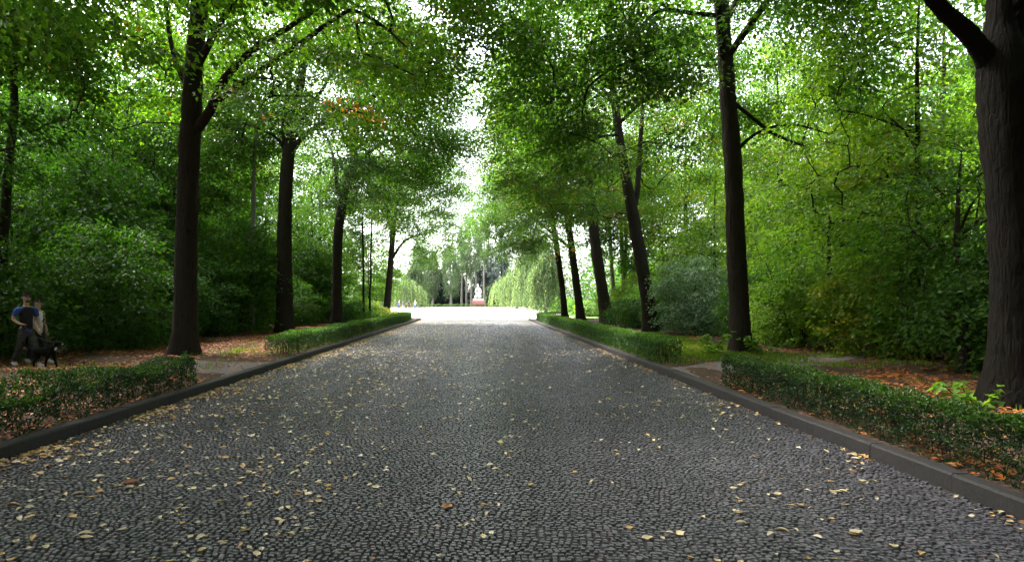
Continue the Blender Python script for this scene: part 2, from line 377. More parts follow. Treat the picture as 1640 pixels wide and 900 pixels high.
# ------------------------------------------------------------------ growing trees
def sample_crown(rng, ells, n, shell=1.9, seed=0, clump=2.6, thr=-.25):
    """cluster centres in a union of ellipsoids (centre, radii, weight), thinned by noise so that the crown has holes"""
    out = []
    wts = np.array([e_[2] for e_ in ells], float); wts /= wts.sum()
    while sum(len(o) for o in out) < n:
        k = rng.choice(len(ells), n * 2, p=wts)
        c = np.array([e_[0] for e_ in ells])[k]; r = np.array([e_[1] for e_ in ells])[k]
        d = unit(rng.standard_normal((len(k), 3))); p = c + d * r * rng.uniform(0, 1, (len(k), 1)) ** (1 / (3 * shell))
        p = p[noise3(p * [1, 1, 1.5], seed, clump) > thr]
        out.append(p)
    return np.concatenate(out)[:n]

def sprays(rng, C, axis_xy, per, R, L, flat=.15, up=.3, lvar=.25, aspect=.72, tbase=.45, tvar=.16, orange=.03):
    """layered leaf sprays round cluster centres C -> verts, tris, tone"""
    n = len(C); k = rng.poisson(per, n) + 4
    idx = np.repeat(np.arange(n), k); m = len(idx)
    Rc = (R * rng.uniform(.65, 1.35, n))[idx]
    o = np.concatenate([C[:, :2] - axis_xy, np.zeros((n, 1))], 1); o = unit(o + 1e-3)
    ph = rng.uniform(0, 2 * np.pi, m); rr = np.sqrt(rng.uniform(0, 1, m))
    off = np.stack([np.cos(ph) * rr, np.sin(ph) * rr, rng.normal(0, flat, m)], -1) * Rc[:, None]
    slope = rng.uniform(-.1, .55, n)[idx]
    off[:, 2] -= (off[:, :2] * o[idx, :2]).sum(-1) * slope + .22 * rr ** 2 * Rc
    P = C[idx] + off
    A = unit(np.stack([np.cos(ph), np.sin(ph), np.zeros(m)], -1) * .7 + o[idx] * .5 + rng.normal(0, .45, (m, 3)) + [0, 0, -.35])
    N = unit(np.array([0, 0, 1.0]) + rng.normal(0, up, (m, 3)) + o[idx] * .25)
    Ls = L * rng.uniform(1 - lvar, 1 + lvar, m)
    v, t = leaf_geo(P, A, N, Ls, Ls * aspect * rng.uniform(.85, 1.15, m), fold=rng.uniform(.05, .25, (m, 1)))
    tone = rng.normal(tbase, tvar * .5, n)[idx] + rng.normal(0, tvar, m)
    odd = rng.uniform(0, 1, n) < orange * .6
    tone = np.clip(tone, 0, .9); turn = odd[idx] & (rng.uniform(0, 1, m) < .6) | (rng.uniform(0, 1, m) < orange * .15)
    tone = np.where(turn, rng.uniform(.93, 1, m), tone)
    return v, t, np.repeat(tone, 2)

def twigs(rng, nodes, nrad, C, r0=.009, limit=.10, expo=2.35):
    """join every cluster centre to the nearest wood; branches thicken with what they carry"""
    P = [np.asarray(p) for p in nodes]; par = [-1] * len(P)
    arr = np.empty((len(P) + len(C) * 3, 3)); arr[:len(P)] = nodes; cnt = len(P)
    order = np.argsort(np.min(np.linalg.norm(C[:, None] - np.asarray(nodes)[None, ::3], axis=-1), 1))
    par = list(par)
    for ci in order:
        c = C[ci]; d = arr[:cnt] - c; dist = np.linalg.norm(d, axis=1) + .9 * np.maximum(0, d[:, 2] - .1)
        k = int(np.argmin(dist)); a_ = arr[k]; L = np.linalg.norm(c - a_)
        prev = k
        for f in (.35, .7, 1.0):
            q = a_ + (c - a_) * f
            if f < 1: q = q + rng.normal(0, .06, 3) * L + [0, 0, .10 * L * math.sin(f * math.pi)]
            arr[cnt] = q; par.append(prev); prev = cnt; cnt += 1
    n0 = len(nodes); acc = np.zeros(cnt); 
    for i in range(cnt - 1, n0 - 1, -1):
        if acc[i] == 0: acc[i] = r0 ** expo
        if par[i] >= n0: acc[par[i]] += acc[i]
    rad = np.minimum(acc ** (1 / expo), limit)
    i = np.arange(n0, cnt); p = np.array(par)[i]
    rp = np.where(p >= n0, np.maximum(rad[p], rad[i]), np.minimum(rad[i] * 1.25, limit))
    rp = np.minimum(rp, rad[i] * 1.5)
    return cones(arr[p], arr[i], rp, rad[i])

def wood(rng, lines, trunk_sides=18, flare=.55, rough=.035, per=8):
    """lines: list of [(x,y,z,r),...]; the first is the trunk -> Geo, skeleton nodes"""
    g = Geo(); nodes = []
    for li, ln in enumerate(lines):
        c = catmull(np.asarray(ln, float), per)
        path, rad = c[:, :3].copy(), np.maximum(c[:, 3], .006)
        if li == 0 and len(path) > 4:
            path[3:, :2] += np.cumsum(rng.normal(0, .006, (len(path) - 3, 2)), 0)
        v, q = tube(path, rad, trunk_sides if li == 0 else 9, rng, rough, flare if li == 0 else 0)
        g.add(v, q); nodes.append(path)
    return g, nodes

def make_tree(name, base, lines, C, label, cat='tree', group=None, leaf='lime', brk='bark', per=120, R=.75, L=.11, flare=.55,
              node_from=.35, limit=.10, rng=None, tw=True, **kw):
    """lines and cluster centres in coordinates relative to the base"""
    rng = rng or np.random.default_rng(1)
    root = empty(name, base, label, cat, group)
    g, nodes = wood(rng, lines, flare=flare)
    nd = np.concatenate([nodes[0][int(len(nodes[0]) * node_from):]] + nodes[1:])
    if tw: g.add(*twigs(rng, nd, None, C, limit=limit))
    link('trunk', g.build('trunk', M[brk]), root)
    v, t, tone = sprays(rng, C, np.asarray(lines[0][-1][:2], float), per, R, L, **kw)
    link('crown', mesh('crown', v, [t], M[leaf], tone), root)
    return root

def copy_thing(o, loc, rz=0.0, sc=(1, 1, 1), label=None, group=None, name=None):
    c = o.copy(); COL.objects.link(c); c.location = loc; c.rotation_euler = (0, 0, rz); c.scale = sc
    if name: c.name = name
    if label: c['label'] = label
    if group: c['group'] = group
    for ch in list(o.children):
        d = ch.copy(); COL.objects.link(d); d.parent = c
        for g2 in list(ch.children):
            e2 = g2.copy(); COL.objects.link(e2); e2.parent = d
    return c

def avenue_tree(seed, side, px, py, trunk_px, limbs_px, label, height=19.0, n=620, per=125, L=.15, ells=None, Y=None, bare_to=9.0, road_floor=0.0, zone=(-1, 4.6), **kw):
    """trunk_px: [(px, py, width_px)...] upwards from the base; limbs: lists of (px, py, width_px, dY)"""
    rng = np.random.default_rng(seed)
    Y = Y or (H - G) / (py - VY) * F
    base = at(px, VY + (H - G) / Y * F, Y)
    line = []
    for (x, y, w_) in trunk_px:
        p = at(x, y, Y) - base; line.append([*p, w_ / F * Y / 2])
    line[0][2] = -.1
    top = np.array(line[-1][:3]); r_t = line[-1][3]
    hh = height - top[2]; lean = np.array([-side * .05, rng.normal(0, .03)])
    for f, rf in ((.3, .75), (.65, .42), (1, .1)):
        line.append([top[0] + lean[0] * hh * f + rng.normal(0, .15), top[1] + lean[1] * hh * f, top[2] + hh * f, r_t * rf])
    lines = [line]
    for lb in limbs_px:
        pl = []
        for (x, y, w_, dy) in lb:
            p = at(x, y, Y + dy) - base; pl.append([*p, w_ / F * (Y + dy) / 2])
        lines.append(pl)
    # unseen upper limbs that carry the crown
    for k in range(7):
        z0 = rng.uniform(max(5.5, top[2] * .75), height * .78); tt = np.array(line); i = np.argmin(np.abs(tt[:, 2] - z0)); b0 = tt[i, :3]
        az = rng.uniform(0, 6.28) if k > 1 else (math.pi if side > 0 else 0) + rng.normal(0, .5); ln = rng.uniform(3, 5.5)
        d = np.array([math.cos(az), math.sin(az), 0])
        r0 = min(tt[i, 3] * .55, .11)
        lines.append([[*b0, r0], [*(b0 + d * ln * .45 + [0, 0, ln * .32]), r0 * .7], [*(b0 + d * ln + [0, 0, ln * .5]), r0 * .25]])
    ells = ells or ([((-1.9, 0, 10.8), (6.3, 6.0, 6.2), 1.0), ((-2.6, 0, 9.0), (5.9, 5.6, 3.6), .45), ((-6.0, 0, 11.5), (2.6, 5.6, 4.0), .04)] if side > 0 else [((1.7, 0, 10.8), (7.3, 6.0, 6.2), 1.0), ((2.6, 0, 9.6), (6.0, 5.6, 3.6), .55), ((5.6, 0, 11.0), (3.0, 5.6, 4.0), .07)])
    kw.setdefault('R', .95)
    C = sample_crown(rng, ells, int(n * 1.05), seed=seed, thr=-.2)
    floor = np.where(np.abs(C[:, 0]) < 2.6, 6.6 + .5 * np.maximum(0, np.abs(C[:, 1]) - 1), 4.6)
    floor = np.where((np.abs(C[:, 0] - .4 * side) < 1.9) & (C[:, 1] < .6), bare_to, floor)
    inward = -side * C[:, 0]
    floor = np.where((inward > zone[0]) & (inward < zone[1]) & (C[:, 1] > -1.5), np.maximum(floor, road_floor + (.38 * np.maximum(0, C[:, 1]) if road_floor else 0)), floor)
    C = C[C[:, 2] > floor]
    bare = np.concatenate([catmull(np.asarray(lines[0])[:, :3], 6)] + [catmull(np.asarray(l)[:, :3], 6)[:max(3, len(l) * 3)] for l in lines[1:1 + len(limbs_px)]]); bare = bare[bare[:, 2] < 9.5]
    C = C[np.min(np.linalg.norm(C[:, None] - bare[None], axis=-1), 1) > .85]
    return make_tree('avenue_tree', tuple(base), lines, C, label, 'tree', 'trees lining the avenue', per=per * 1.0, L=L * .85, rng=rng, **kw)

AV = 'trees lining the avenue'
# the row on the dog walkers' side
avenue_tree(101, -1, 297, 568, [(297, 570, 37), (297, 500, 34), (297, 400, 33), (300, 300, 32), (305, 215, 32), (310, 120, 28), (322, 0, 26), (330, -90, 23)],
    [[(306, 218, 18, 0), (335, 180, 15, -.2), (358, 130, 13, -.5), (400, 85, 11, -.9), (450, 52, 9, -1.3), (515, 8, 7, -1.8), (580, -60, 4, -2.4)],
     [(352, 160, 10, -.4), (410, 118, 9, -1), (470, 78, 8, -1.4), (540, 28, 7, -2), (568, 18, 6, -2.2), (610, 40, 5, -2.6), (650, 75, 3, -3)],
     [(308, 150, 10, 0), (285, 110, 8, .3), (272, 60, 7, .5), (263, -10, 6, .7), (250, -80, 4, .8)]],
    'thick dark avenue tree with long arching limb, nearest trunk behind the low ragged hedge', n=820, road_floor=8.9, ells=[((1.4, 0, 11.2), (7.4, 6.0, 5.8), 1.0), ((2.6, -.5, 9.6), (6.3, 5.6, 3.4), .55)])
avenue_tree(102, -1, 457, 533, [(457, 535, 26), (455, 440, 23), (456, 340, 22), (460, 270, 20), (464, 235, 18), (472, 190, 15), (486, 100, 12), (494, 20, 10)],
    [[(461, 270, 12, 0), (456, 200, 10, .3), (466, 110, 8, .5), (474, 60, 7, .7), (478, -10, 5, 1)],
     [(466, 245, 9, 0), (485, 220, 8, -.3), (512, 200, 8, -.8), (545, 180, 7, -1.4), (584, 162, 6, -2), (625, 140, 3, -2.6)],
     [(470, 215, 7, 0), (497, 170, 6, -.2), (520, 138, 5, -.5), (532, 112, 5, -.7), (550, 60, 3, -1)],
     [(456, 236, 5, 0), (436, 216, 5, .2), (408, 204, 4, .5), (370, 190, 3, .9)]],
    'avenue tree whose trunk forks into four dark limbs, at the clipped hedge on walkers side', n=800, bare_to=12.0, road_floor=9.6)
avenue_tree(103, -1, 539, 520, [(539, 522, 17), (540, 450, 15), (543, 370, 15), (552, 315, 14), (566, 265, 12), (571, 200, 10), (576, 120, 9)],
    [[(550, 320, 8, 0), (540, 298, 7, .2), (536, 262, 5, .4), (525, 220, 3, .8)], [(560, 285, 6, 0), (585, 250, 5, -.6), (605, 235, 4, -1), (640, 220, 2, -1.8)],
     [(553, 308, 5, 0), (580, 300, 4, -.4), (605, 325, 3, -1)]],
    'slender black avenue trunk bending outwards above the clipped hedge, beside the thin sapling', bare_to=10.5, n=700, per=110, L=.13)
avenue_tree(104, -1, 618, 507, [(618, 509, 12), (622, 460, 10), (627, 400, 9), (632, 330, 8), (636, 250, 7)], [[(624, 420, 5, 0), (650, 385, 4, -1), (690, 372, 2, -2)]],
    'avenue tree standing at the plaza end of the clipped hedge nearest the distant people', n=640, per=90, L=.16,
    ells=[((1.6, 0, 10.0), (7.6, 6.0, 6.4), 1.0), ((3.0, 0, 8.0), (5.5, 5.0, 3.0), .35)])
# the opposite row
avenue_tree(111, 1, 1620, 640, [(1620, 648, 74), (1620, 560, 62), (1620, 450, 60), (1616, 330, 62), (1610, 200, 67), (1606, 110, 70), (1600, 30, 38), (1600, -80, 34)],
    [[(1588, 105, 34, 0), (1552, 55, 28, -.1), (1512, 18, 24, -.2), (1475, -25, 20, -.3), (1400, -130, 13, -.4)], [(1616, 95, 34, 0), (1627, 30, 28, .1), (1632, -40, 26, .2), (1650, -150, 18, .3)]],
    'massive shade-darkened forked trunk, widest of all the avenue trees, behind the low gappy hedge', brk='bark_shaded', road_floor=9.2, zone=(1.6, 9), Y=9.6, n=640, per=120, L=.105)
avenue_tree(112, 1, 1187, 563, [(1187, 566, 31), (1183, 500, 29), (1177, 400, 29), (1172, 300, 27), (1166, 200, 26), (1159, 100, 23), (1152, 0, 22), (1148, -90, 18)],
    [[(1156, 26, 8, 0), (1110, 22, 7, -.6), (1060, 17, 6, -1.2), (1030, 40, 5, -1.6), (1003, 82, 4, -2)], [(1170, 160, 7, 0), (1200, 185, 6, .4), (1240, 215, 5, .9), (1290, 235, 3, 1.6)],
     [(1160, 40, 10, 0), (1180, 0, 9, .2), (1205, -70, 7, .5)], [(1172, 250, 6, 0), (1210, 215, 5, -.6), (1265, 200, 4, -1.2), (1330, 215, 2, -2)]],
    'tall straight avenue trunk with bright leafy shoots at its foot and bare earth in front', n=800, road_floor=8.3)
avenue_tree(113, 1, 1043, 533, [(1043, 536, 24), (1037, 480, 21), (1028, 430, 20), (1015, 350, 19), (1003, 290, 16), (994, 235, 14), (985, 165, 12), (978, 90, 10)],
    [[(1014, 345, 10, 0), (1021, 300, 9, .2), (1024, 245, 8, .4), (1030, 170, 6, .8)], [(990, 200, 6, 0), (1010, 180, 5, -.3), (1030, 160, 4, -.6)], [(994, 215, 5, 0), (960, 220, 4, -.6), (930, 235, 3, -1.2)]],
    'leaning grey brown avenue trunk with a second stem splitting off, beside the silvery shrub', n=720, bare_to=10.5)
avenue_tree(114, 1, 972, 520, [(972, 522, 20), (964, 460, 17), (955, 400, 17), (948, 340, 15), (942, 270, 12), (938, 190, 10)], [[(946, 320, 6, 0), (925, 290, 5, -.8), (890, 275, 3, -2)]],
    'leaning dark avenue trunk between the grey brown leaning one and two slimmer trunks', n=680, per=105, L=.13)
avenue_tree(115, 1, 930, 513, [(930, 515, 13), (924, 460, 12), (916, 400, 11), (906, 330, 10), (898, 250, 8)], [[(916, 400, 5, 0), (880, 370, 4, -1), (842, 340, 3, -2.4)]],
    'slim dark avenue trunk behind clipped hedge with one low limb reaching over the road', n=620, per=95, L=.145)
avenue_tree(116, 1, 905, 511, [(905, 512, 10), (900, 460, 9), (892, 400, 9), (884, 350, 8), (876, 280, 6)], [[(890, 390, 4, 0), (870, 372, 3, -1), (840, 362, 2, -2)]],
    'thinnest black avenue trunk, last one before the open plaza', n=560, per=85, L=.16,
    ells=[((-1.4, 0, 9.6), (6.6, 6.0, 6.0), 1.0), ((-3.6, 0, 8.0), (4.2, 4.6, 3.2), .35)])
# row tree beside the camera; oversized unseen copies added to darken the near road
def plain_tree(seed, name, label, cat, group, leaf, brk, height, crown_z, rx, rz, n, per, L, R=.8, r_trunk=.22, loc=(0, 0, -200), tilt=0.0, **kw):
    rng = np.random.default_rng(seed)
    line = [[0, 0, -.1, r_trunk * 1.1], [.05, 0, height * .15, r_trunk], [tilt * .4, .1, height * .4, r_trunk * .8], [tilt, .1, height * .7, r_trunk * .5], [tilt, 0, height * .95, r_trunk * .12]]
    lines = [line]
    for k in range(7):
        z0 = rng.uniform(crown_z * .8, height * .7); az = rng.uniform(0, 6.28); ln = rx * rng.uniform(.5, .9); d = np.array([math.cos(az), math.sin(az), 0])
        b0 = np.array([tilt * z0 / height, .05, z0]); r0 = r_trunk * .38
        lines.append([[*b0, r0], [*(b0 + d * ln * .5 + [0, 0, ln * .3]), r0 * .65], [*(b0 + d * ln + [0, 0, ln * .45]), r0 * .2]])
    zc = (height + crown_z) / 2
    ells = [((tilt, 0, zc), (rx, rx, (height - crown_z) / 2 * rz), 1.0), ((tilt + rx * .2, rx * .2, zc - (height - crown_z) * .18), (rx * .9, rx * .8, (height - crown_z) * .3), .5)]
    C = sample_crown(rng, ells, n, seed=seed, thr=-.15)
    return make_tree(name, loc, lines, C, label, cat, group, leaf=leaf, brk=brk, per=per, L=L, R=R, rng=rng, **kw)

over = plain_tree(121, 'avenue_tree', 'avenue tree standing beside the viewer, its leaves hanging in over the near verge', 'tree', AV, 'lime', 'bark', 19, 5.2, 6.6, 1, 420, 100, .14, r_trunk=.3, loc=(-8.3, 7.6, G), tilt=.8)
for loc, rz in (((-8.3, -3.2, G), 1.2), ((7.6, -1.4, G), 2.9), ((-8.3, -13.5, G), 4.1), ((7.6, -12, G), 5.2), ((-8.0, -24, G), .4), ((7.4, -23, G), 2.0), ((-3, -34, G), 3.0), ((4, -35, G), 1.5), ((8.0, -6.6, G), .9), ((-8.6, -8.4, G), 2.4), ((12.5, .5, G), 3.6), ((-13, -1.5, G), 5.0)):
    copy_thing(over, loc, rz, (1.62, 1.5, 1.05), label='unseen avenue tree added behind the viewer to shade the near cobbles')

# ------------------------------------------------------------------ the woods on both sides
W1 = plain_tree(201, 'woodland_tree', 'leafy woodland tree growing behind the dog walkers, deep in dense wood', 'tree', 'trees in the wood behind the dog walkers', 'wood', 'bark_dark', 16, 3.2, 4.6, 1, 330, 75, .16, R=.95, loc=(-15.5, 16, G))
W2 = plain_tree(202, 'woodland_tree', 'x', 'tree', 'w', 'wood', 'bark_dark', 14, 2.4, 4.2, 1, 300, 70, .16, R=1.0, r_trunk=.16, loc=(-19, 24, G))
W3 = plain_tree(203, 'woodland_tree', 'x', 'tree', 'w', 'maple', 'bark', 13, 2.6, 4.4, 1, 300, 65, .16, R=.95, r_trunk=.15, loc=(25, 27, G))
rw = np.random.default_rng(77)
left_spots = [(-15.5, 16), (-19, 24), (-16, 33), (-21, 33), (-20, 43), (-27, 38), (-14.5, 50), (-21, 53), (-29, 50), (-36, 47), (-16, 61), (-24, 63), (-33, 62), (-42, 60), (-20, 72), (-30, 74), (-41, 75)]
LWG = 'trees in the wood behind the dog walkers'
for k, (x, y) in enumerate(left_spots):
    lab = 'dark leafy woodland tree in the thick wood behind the dog walkers'
    if k == 0: W1['label'] = lab; continue
    if k == 1: W2['label'] = lab; W2['group'] = LWG; continue
    copy_thing(W1 if k % 2 else W2, (x + rw.normal(0, .5), y + rw.normal(0, .5), G), rw.uniform(0, 6.28), (rw.uniform(.95, 1.2),) * 2 + (rw.uniform(.9, 1.15) * (1.0 if y < 30 else 1.3),), lab, LWG)
right_spots = [(25, 27), (30, 19), (19, 40), (27, 36), (15.6, 46), (21, 48), (29, 44), (13, 54), (20, 57), (28, 55), (36, 50), (31, 31), (36, 26), (36, 40)]
RWG = 'trees in the wood behind the massive forked trunk'
for k, (x, y) in enumerate(right_spots):
    lab = 'bushy green woodland tree standing back behind the silvery shrub and massive forked trunk'
    if k == 0: W3['label'] = lab; W3['group'] = RWG; continue
    copy_thing((W3, W1, W3, W2)[k % 4], (x + rw.normal(0, .5), y + rw.normal(0, .5), G), rw.uniform(0, 6.28), (rw.uniform(.95, 1.2),) * 2 + (rw.uniform(.9, 1.15) * (1.0 if y < 30 else 1.4),), lab, RWG)

# woods added alongside and behind the viewer, out of frame, to keep the open sky from lighting the trunks from behind
for k, (x, y) in enumerate([(-15, 3), (-16, -7), (-15, -18), (-9, -42), (1, -44), (9, -42), (15, 6), (16, -5), (15, -16), (20, 8)]):
    copy_thing((W1, W2, W3)[k % 3], (x, y, G), k * 1.3, (1.15, 1.15, 1), label='unseen leafy tree added beside or behind the viewer to block sky light', group='unseen trees added round the viewer')

# trunks that read on their own inside the wood
def bare_trunk(px, py_base, py_top, wpx, Y, leanpx, label, brk, seed, leaf='wood'):
    rng = np.random.default_rng(seed); b = at(px, VY + (H - G) / Y * F, Y)
    pts = []
    for f in np.linspace(0, 1, 6):
        p = at(px + leanpx * f, VY + (H - G) / Y * F + (py_top - (VY + (H - G) / Y * F)) * f, Y) - b
        pts.append([p[0], rng.normal(0, .1), p[2] - (.1 if f == 0 else 0), wpx / F * Y / 2 * (1 - .45 * f)])
    top = pts[-1]
    C = sample_crown(rng, [((top[0], 0, top[2] + 1.5), (2.6, 2.6, 2.6), 1)], 90, seed=seed)
    return make_tree('woodland_tree', tuple(b), [pts], C, label, 'tree', leaf=leaf, brk=brk, per=90, L=.15, rng=rng, flare=.3, node_from=.7)
bare_trunk(6, 440, 60, 17, 18.5, 22, 'dark leaning woodland trunk rising behind the dog walkers and the brushwood', 'bark_dark', 301)
bare_trunk(404, 470, 215, 8, 31, 4, 'slim pale grey trunk standing in shade between the first two avenue trees', 'bark_pale', 302)
bare_trunk(268, 470, 330, 11, 30, -4, 'short brown trunk half hidden just beside the nearest arching avenue tree', 'bark', 303)
bare_trunk(583, 500, 330, 4, 45, -3, 'thin dark sapling behind the clipped hedge, next to slender black avenue trunk', 'bark_dark', 304)
bare_trunk(592, 500, 330, 3.5, 46, 3, 'thinner companion of the sapling, just towards the plaza', 'bark_dark', 305)
for k, (px, Y, w_, ln, lab) in enumerate([(985, 62, 8, -12, 'thin woodland trunk leaning over lawn, framed by two avenue trunks beyond the clipped hedge'), (1001, 58, 9, -8, 'straight dark woodland trunk just behind the grey brown leaning avenue trunk'), (1012, 66, 7, 10, 'thin woodland trunk leaning outwards behind the split grey brown avenue trunk')]):
    bare_trunk(px, 500, 330, w_, Y, ln, lab, 'bark_dark', 310 + k)

# ------------------------------------------------------------------ understorey shrubs
def make_shrub(seed, name, label, cat, group, leaf, hgt, rad, n, per, L, R=.5, loc=(0, 0, 0), orange=.02, stems=7, up=.38, **kw):
    rng = np.random.default_rng(seed); root = empty(name, loc, label, cat, group)
    lines = []
    for k in range(stems):
        az = rng.uniform(0, 6.28); d = np.array([math.cos(az), math.sin(az), 0]); s = rng.uniform(.25, .7) * rad; r0 = rng.uniform(.018, .035)
        h = hgt * rng.uniform(.55, .85)
        lines.append([[*(d * .12), -.05, r0][:2] + [-.05, r0], [*(d * s * .45)[:2], h * .5, r0 * .7], [*(d * s)[:2], h, r0 * .3]])
    g, nodes = wood(rng, lines, trunk_sides=7, flare=0, rough=.02, per=4)
    ells = [((0, 0, hgt * .45), (rad, rad, hgt * .55), 1), ((rad * .35, -rad * .2, hgt * .3), (rad * .8, rad * .8, hgt * .4), .5), ((-rad * .4, rad * .1, hgt * .62), (rad * .6, rad * .6, hgt * .36), .4)]
    C = sample_crown(rng, ells, n, seed=seed, clump=1.3, thr=-.3); C = C[C[:, 2] > .12]
    g.add(*twigs(rng, np.concatenate(nodes), None, C, r0=.005, limit=.03))
    link('stem', g.build('stem', M['bark_dark']), root)
    v, t, tone = sprays(rng, C, np.zeros(2), per * .7, R, L, up=up, orange=orange, **kw)
    link('foliage', mesh('foliage', v, [t], M[leaf], tone), root)
    return root
SLG, SRG = 'dark shrubs edging the wood behind the dog walkers', 'green shrubs edging the wood opposite the dog walkers'
SL = [make_shrub(401 + k, 'woodland_shrub', 'dark shrub in the dense thicket behind the dog walkers', 'shrub', SLG, 'shrub', 3.4, 2.0, 300, 44, .13) for k in range(2)]
SL.append(make_shrub(404, 'woodland_shrub', 'dark shrub in the dense thicket behind the dog walkers', 'shrub', SLG, 'wood', 4.8, 2.3, 330, 44, .15, R=.65))
pos = [(-13.9, 13.4), (-13.6, 16.8), (-12.0, 20.0), (-12.2, 23.4), (-12.6, 27.0), (-12.0, 30.6), (-12.4, 34.4), (-12.2, 38.6), (-12.6, 43), (-12.4, 48), (-12.8, 53),
       (-16.6, 19), (-16.2, 25), (-17, 29.5), (-16.4, 36), (-17.2, 42), (-17, 49), (-21, 28), (-24, 33), (-22.5, 38.5), (-26, 44), (-23, 48), (-29, 42), (-31, 55), (-26, 57), (-37, 53)]
for k, (x, y) in enumerate(pos):
    src = SL[(0, 1, 2)[k % 3] if k < 11 else (2, 0)[k % 2]]; s = rw.uniform(.85, 1.15) * (1.0 if k < 11 else 1.25)
    if k < 3: src.location = (x, y, G); src.scale = (s,) * 3; continue
    copy_thing(src, (x + rw.normal(0, .3), y, G), rw.uniform(0, 6.28), (s, s, s * rw.uniform(.85, 1.15)))
SR = [make_shrub(411 + k, 'woodland_shrub', 'green shrub in the thicket behind the red leaf litter, beyond the gappy hedge', 'shrub', SRG, ('shrub', 'bright', 'maple')[k], (3.0, 2.7, 3.3)[k], 1.9, 300, 50, (.125, .11, .14)[k], tbase=.6) for k in range(3)]
pos = [(11.6, 12.6), (13.6, 15.2), (11.2, 17.2), (10.6, 20.6), (11.4, 24.0), (10.9, 33), (10.8, 38), (11.0, 43), (10.6, 48), (15.5, 20.5), (17.5, 15.5), (15.2, 28.5), (15.8, 33), (20.5, 22), (20, 29), (23, 20), (16, 40), (16, 48), (24, 34), (22, 42)]
for k, (x, y) in enumerate(pos):
    src = SR[(0, 1, 2, 1, 0)[k % 5]]; s = rw.uniform(.85, 1.15) * (1.0 if k < 9 else 1.45)
    if k < 3: src.location = (x, y, G); src.scale = (s,) * 3; continue
    copy_thing(src, (x + rw.normal(0, .2), y, G), rw.uniform(0, 6.28), (s, s, s * rw.uniform(.9, 1.25)))
make_shrub(421, 'silvery_shrub', 'silvery grey green shrub beside the leaning avenue trunk with a second stem', 'shrub', None, 'silver', 3.6, 1.9, 380, 60, .10, loc=(9.9, 28.2, G))
make_shrub(422, 'low_shrub', 'low dark rounded shrub between leaning avenue trunks behind the clipped hedge', 'shrub', None, 'shrub', 1.7, 1.7, 200, 60, .09, loc=(9.0, 35.5, G), tbase=.3)
for k, (px, Y, hg, lab) in enumerate([(578, 47, 1.9, 'sunlit fern like shrub at the foot of the thin sapling'), (602, 50, 1.5, 'yellow green low shrub next to the last avenue tree before the people'), (560, 43, 1.5, 'dark green low shrub just behind the slender black avenue trunk')]):
    make_shrub(425 + k, 'low_shrub', lab, 'shrub', None, ('bright', 'yellow', 'shrub')[k], hg, 1.3, 110, 45, .13, loc=((px - VX) / F * Y, Y, G))
for k, (x, y_, hg, rd, lf) in enumerate([(-11.8, 63, 1.3, 1.5, 'bright'), (-13.6, 70, 1.6, 1.8, 'shrub'), (-14.6, 78, 1.6, 2.0, 'bright'), (-17.5, 90, 2.0, 2.4, 'shrub'), (-19.5, 104, 2.2, 2.6, 'bright'), (11.8, 66, 1.6, 1.7, 'bright'), (12.6, 76, 1.8, 2.0, 'shrub'), (12.2, 88, 2.2, 2.3, 'bright'), (12.6, 101, 2.4, 2.6, 'shrub')]):
    make_shrub(440 + k, 'low_shrub', 'rounded shrub on the lawn at the border of the pale plaza', 'shrub', 'shrubs bordering the plaza', lf, hg, rd, 130, 44, .17, loc=(x, y_, 0))
# the brighter young maples on the far side
def young_tree(seed, px, Y, hgt, rad, leaf, label, n=300, per=85, L=.12, cz=1.2, **kw):
    return plain_tree(seed, 'young_maple', label, 'tree', None, leaf, 'bark_dark', hgt, cz, rad, 1, int(n * .7), per * .55, L * 1.1, R=.75, r_trunk=.09, loc=((px - VX) / F * Y, Y, G), **kw)
young_tree(431, 1330, 20, 6.2, 2.6, 'bright', 'bright green young maple, middle height, rising behind the footpath and leaf litter', 340, up=.35, tbase=.62)
young_tree(432, 1475, 16.5, 11.0, 3.3, 'bright', 'yellow green young maple whose boughs reach down beside the massive forked trunk', 560, tbase=.78)
young_tree(433, 1420, 18.5, 7.4, 1.3, 'yellow', 'small yellow turning sprig of maple above the bright green young maple', 90, cz=4.2)
young_tree(434, 1255, 27, 8.5, 2.8, 'maple', 'leafy young maple spreading just behind the tall straight avenue trunk', 320, tbase=.6)
young_tree(435, 1145, 36, 9.5, 3.2, 'maple', 'leafy young maple rising over the silvery shrub', 320, L=.15)
young_tree(436, 500, 45, 8.5, 3.0, 'bright', 'sunlit young maple glimpsed between second and third avenue trunks on walkers side', 300, L=.15)
young_tree(437, 590, 62, 8, 3.2, 'bright', 'sunlit young maple behind the thin sapling near the plaza', 260, L=.18)
young_tree(438, 1540, 13.5, 5.0, 1.8, 'shrub', 'dark green bush tree standing close behind the massive forked trunk', 260, L=.09, cz=.5)

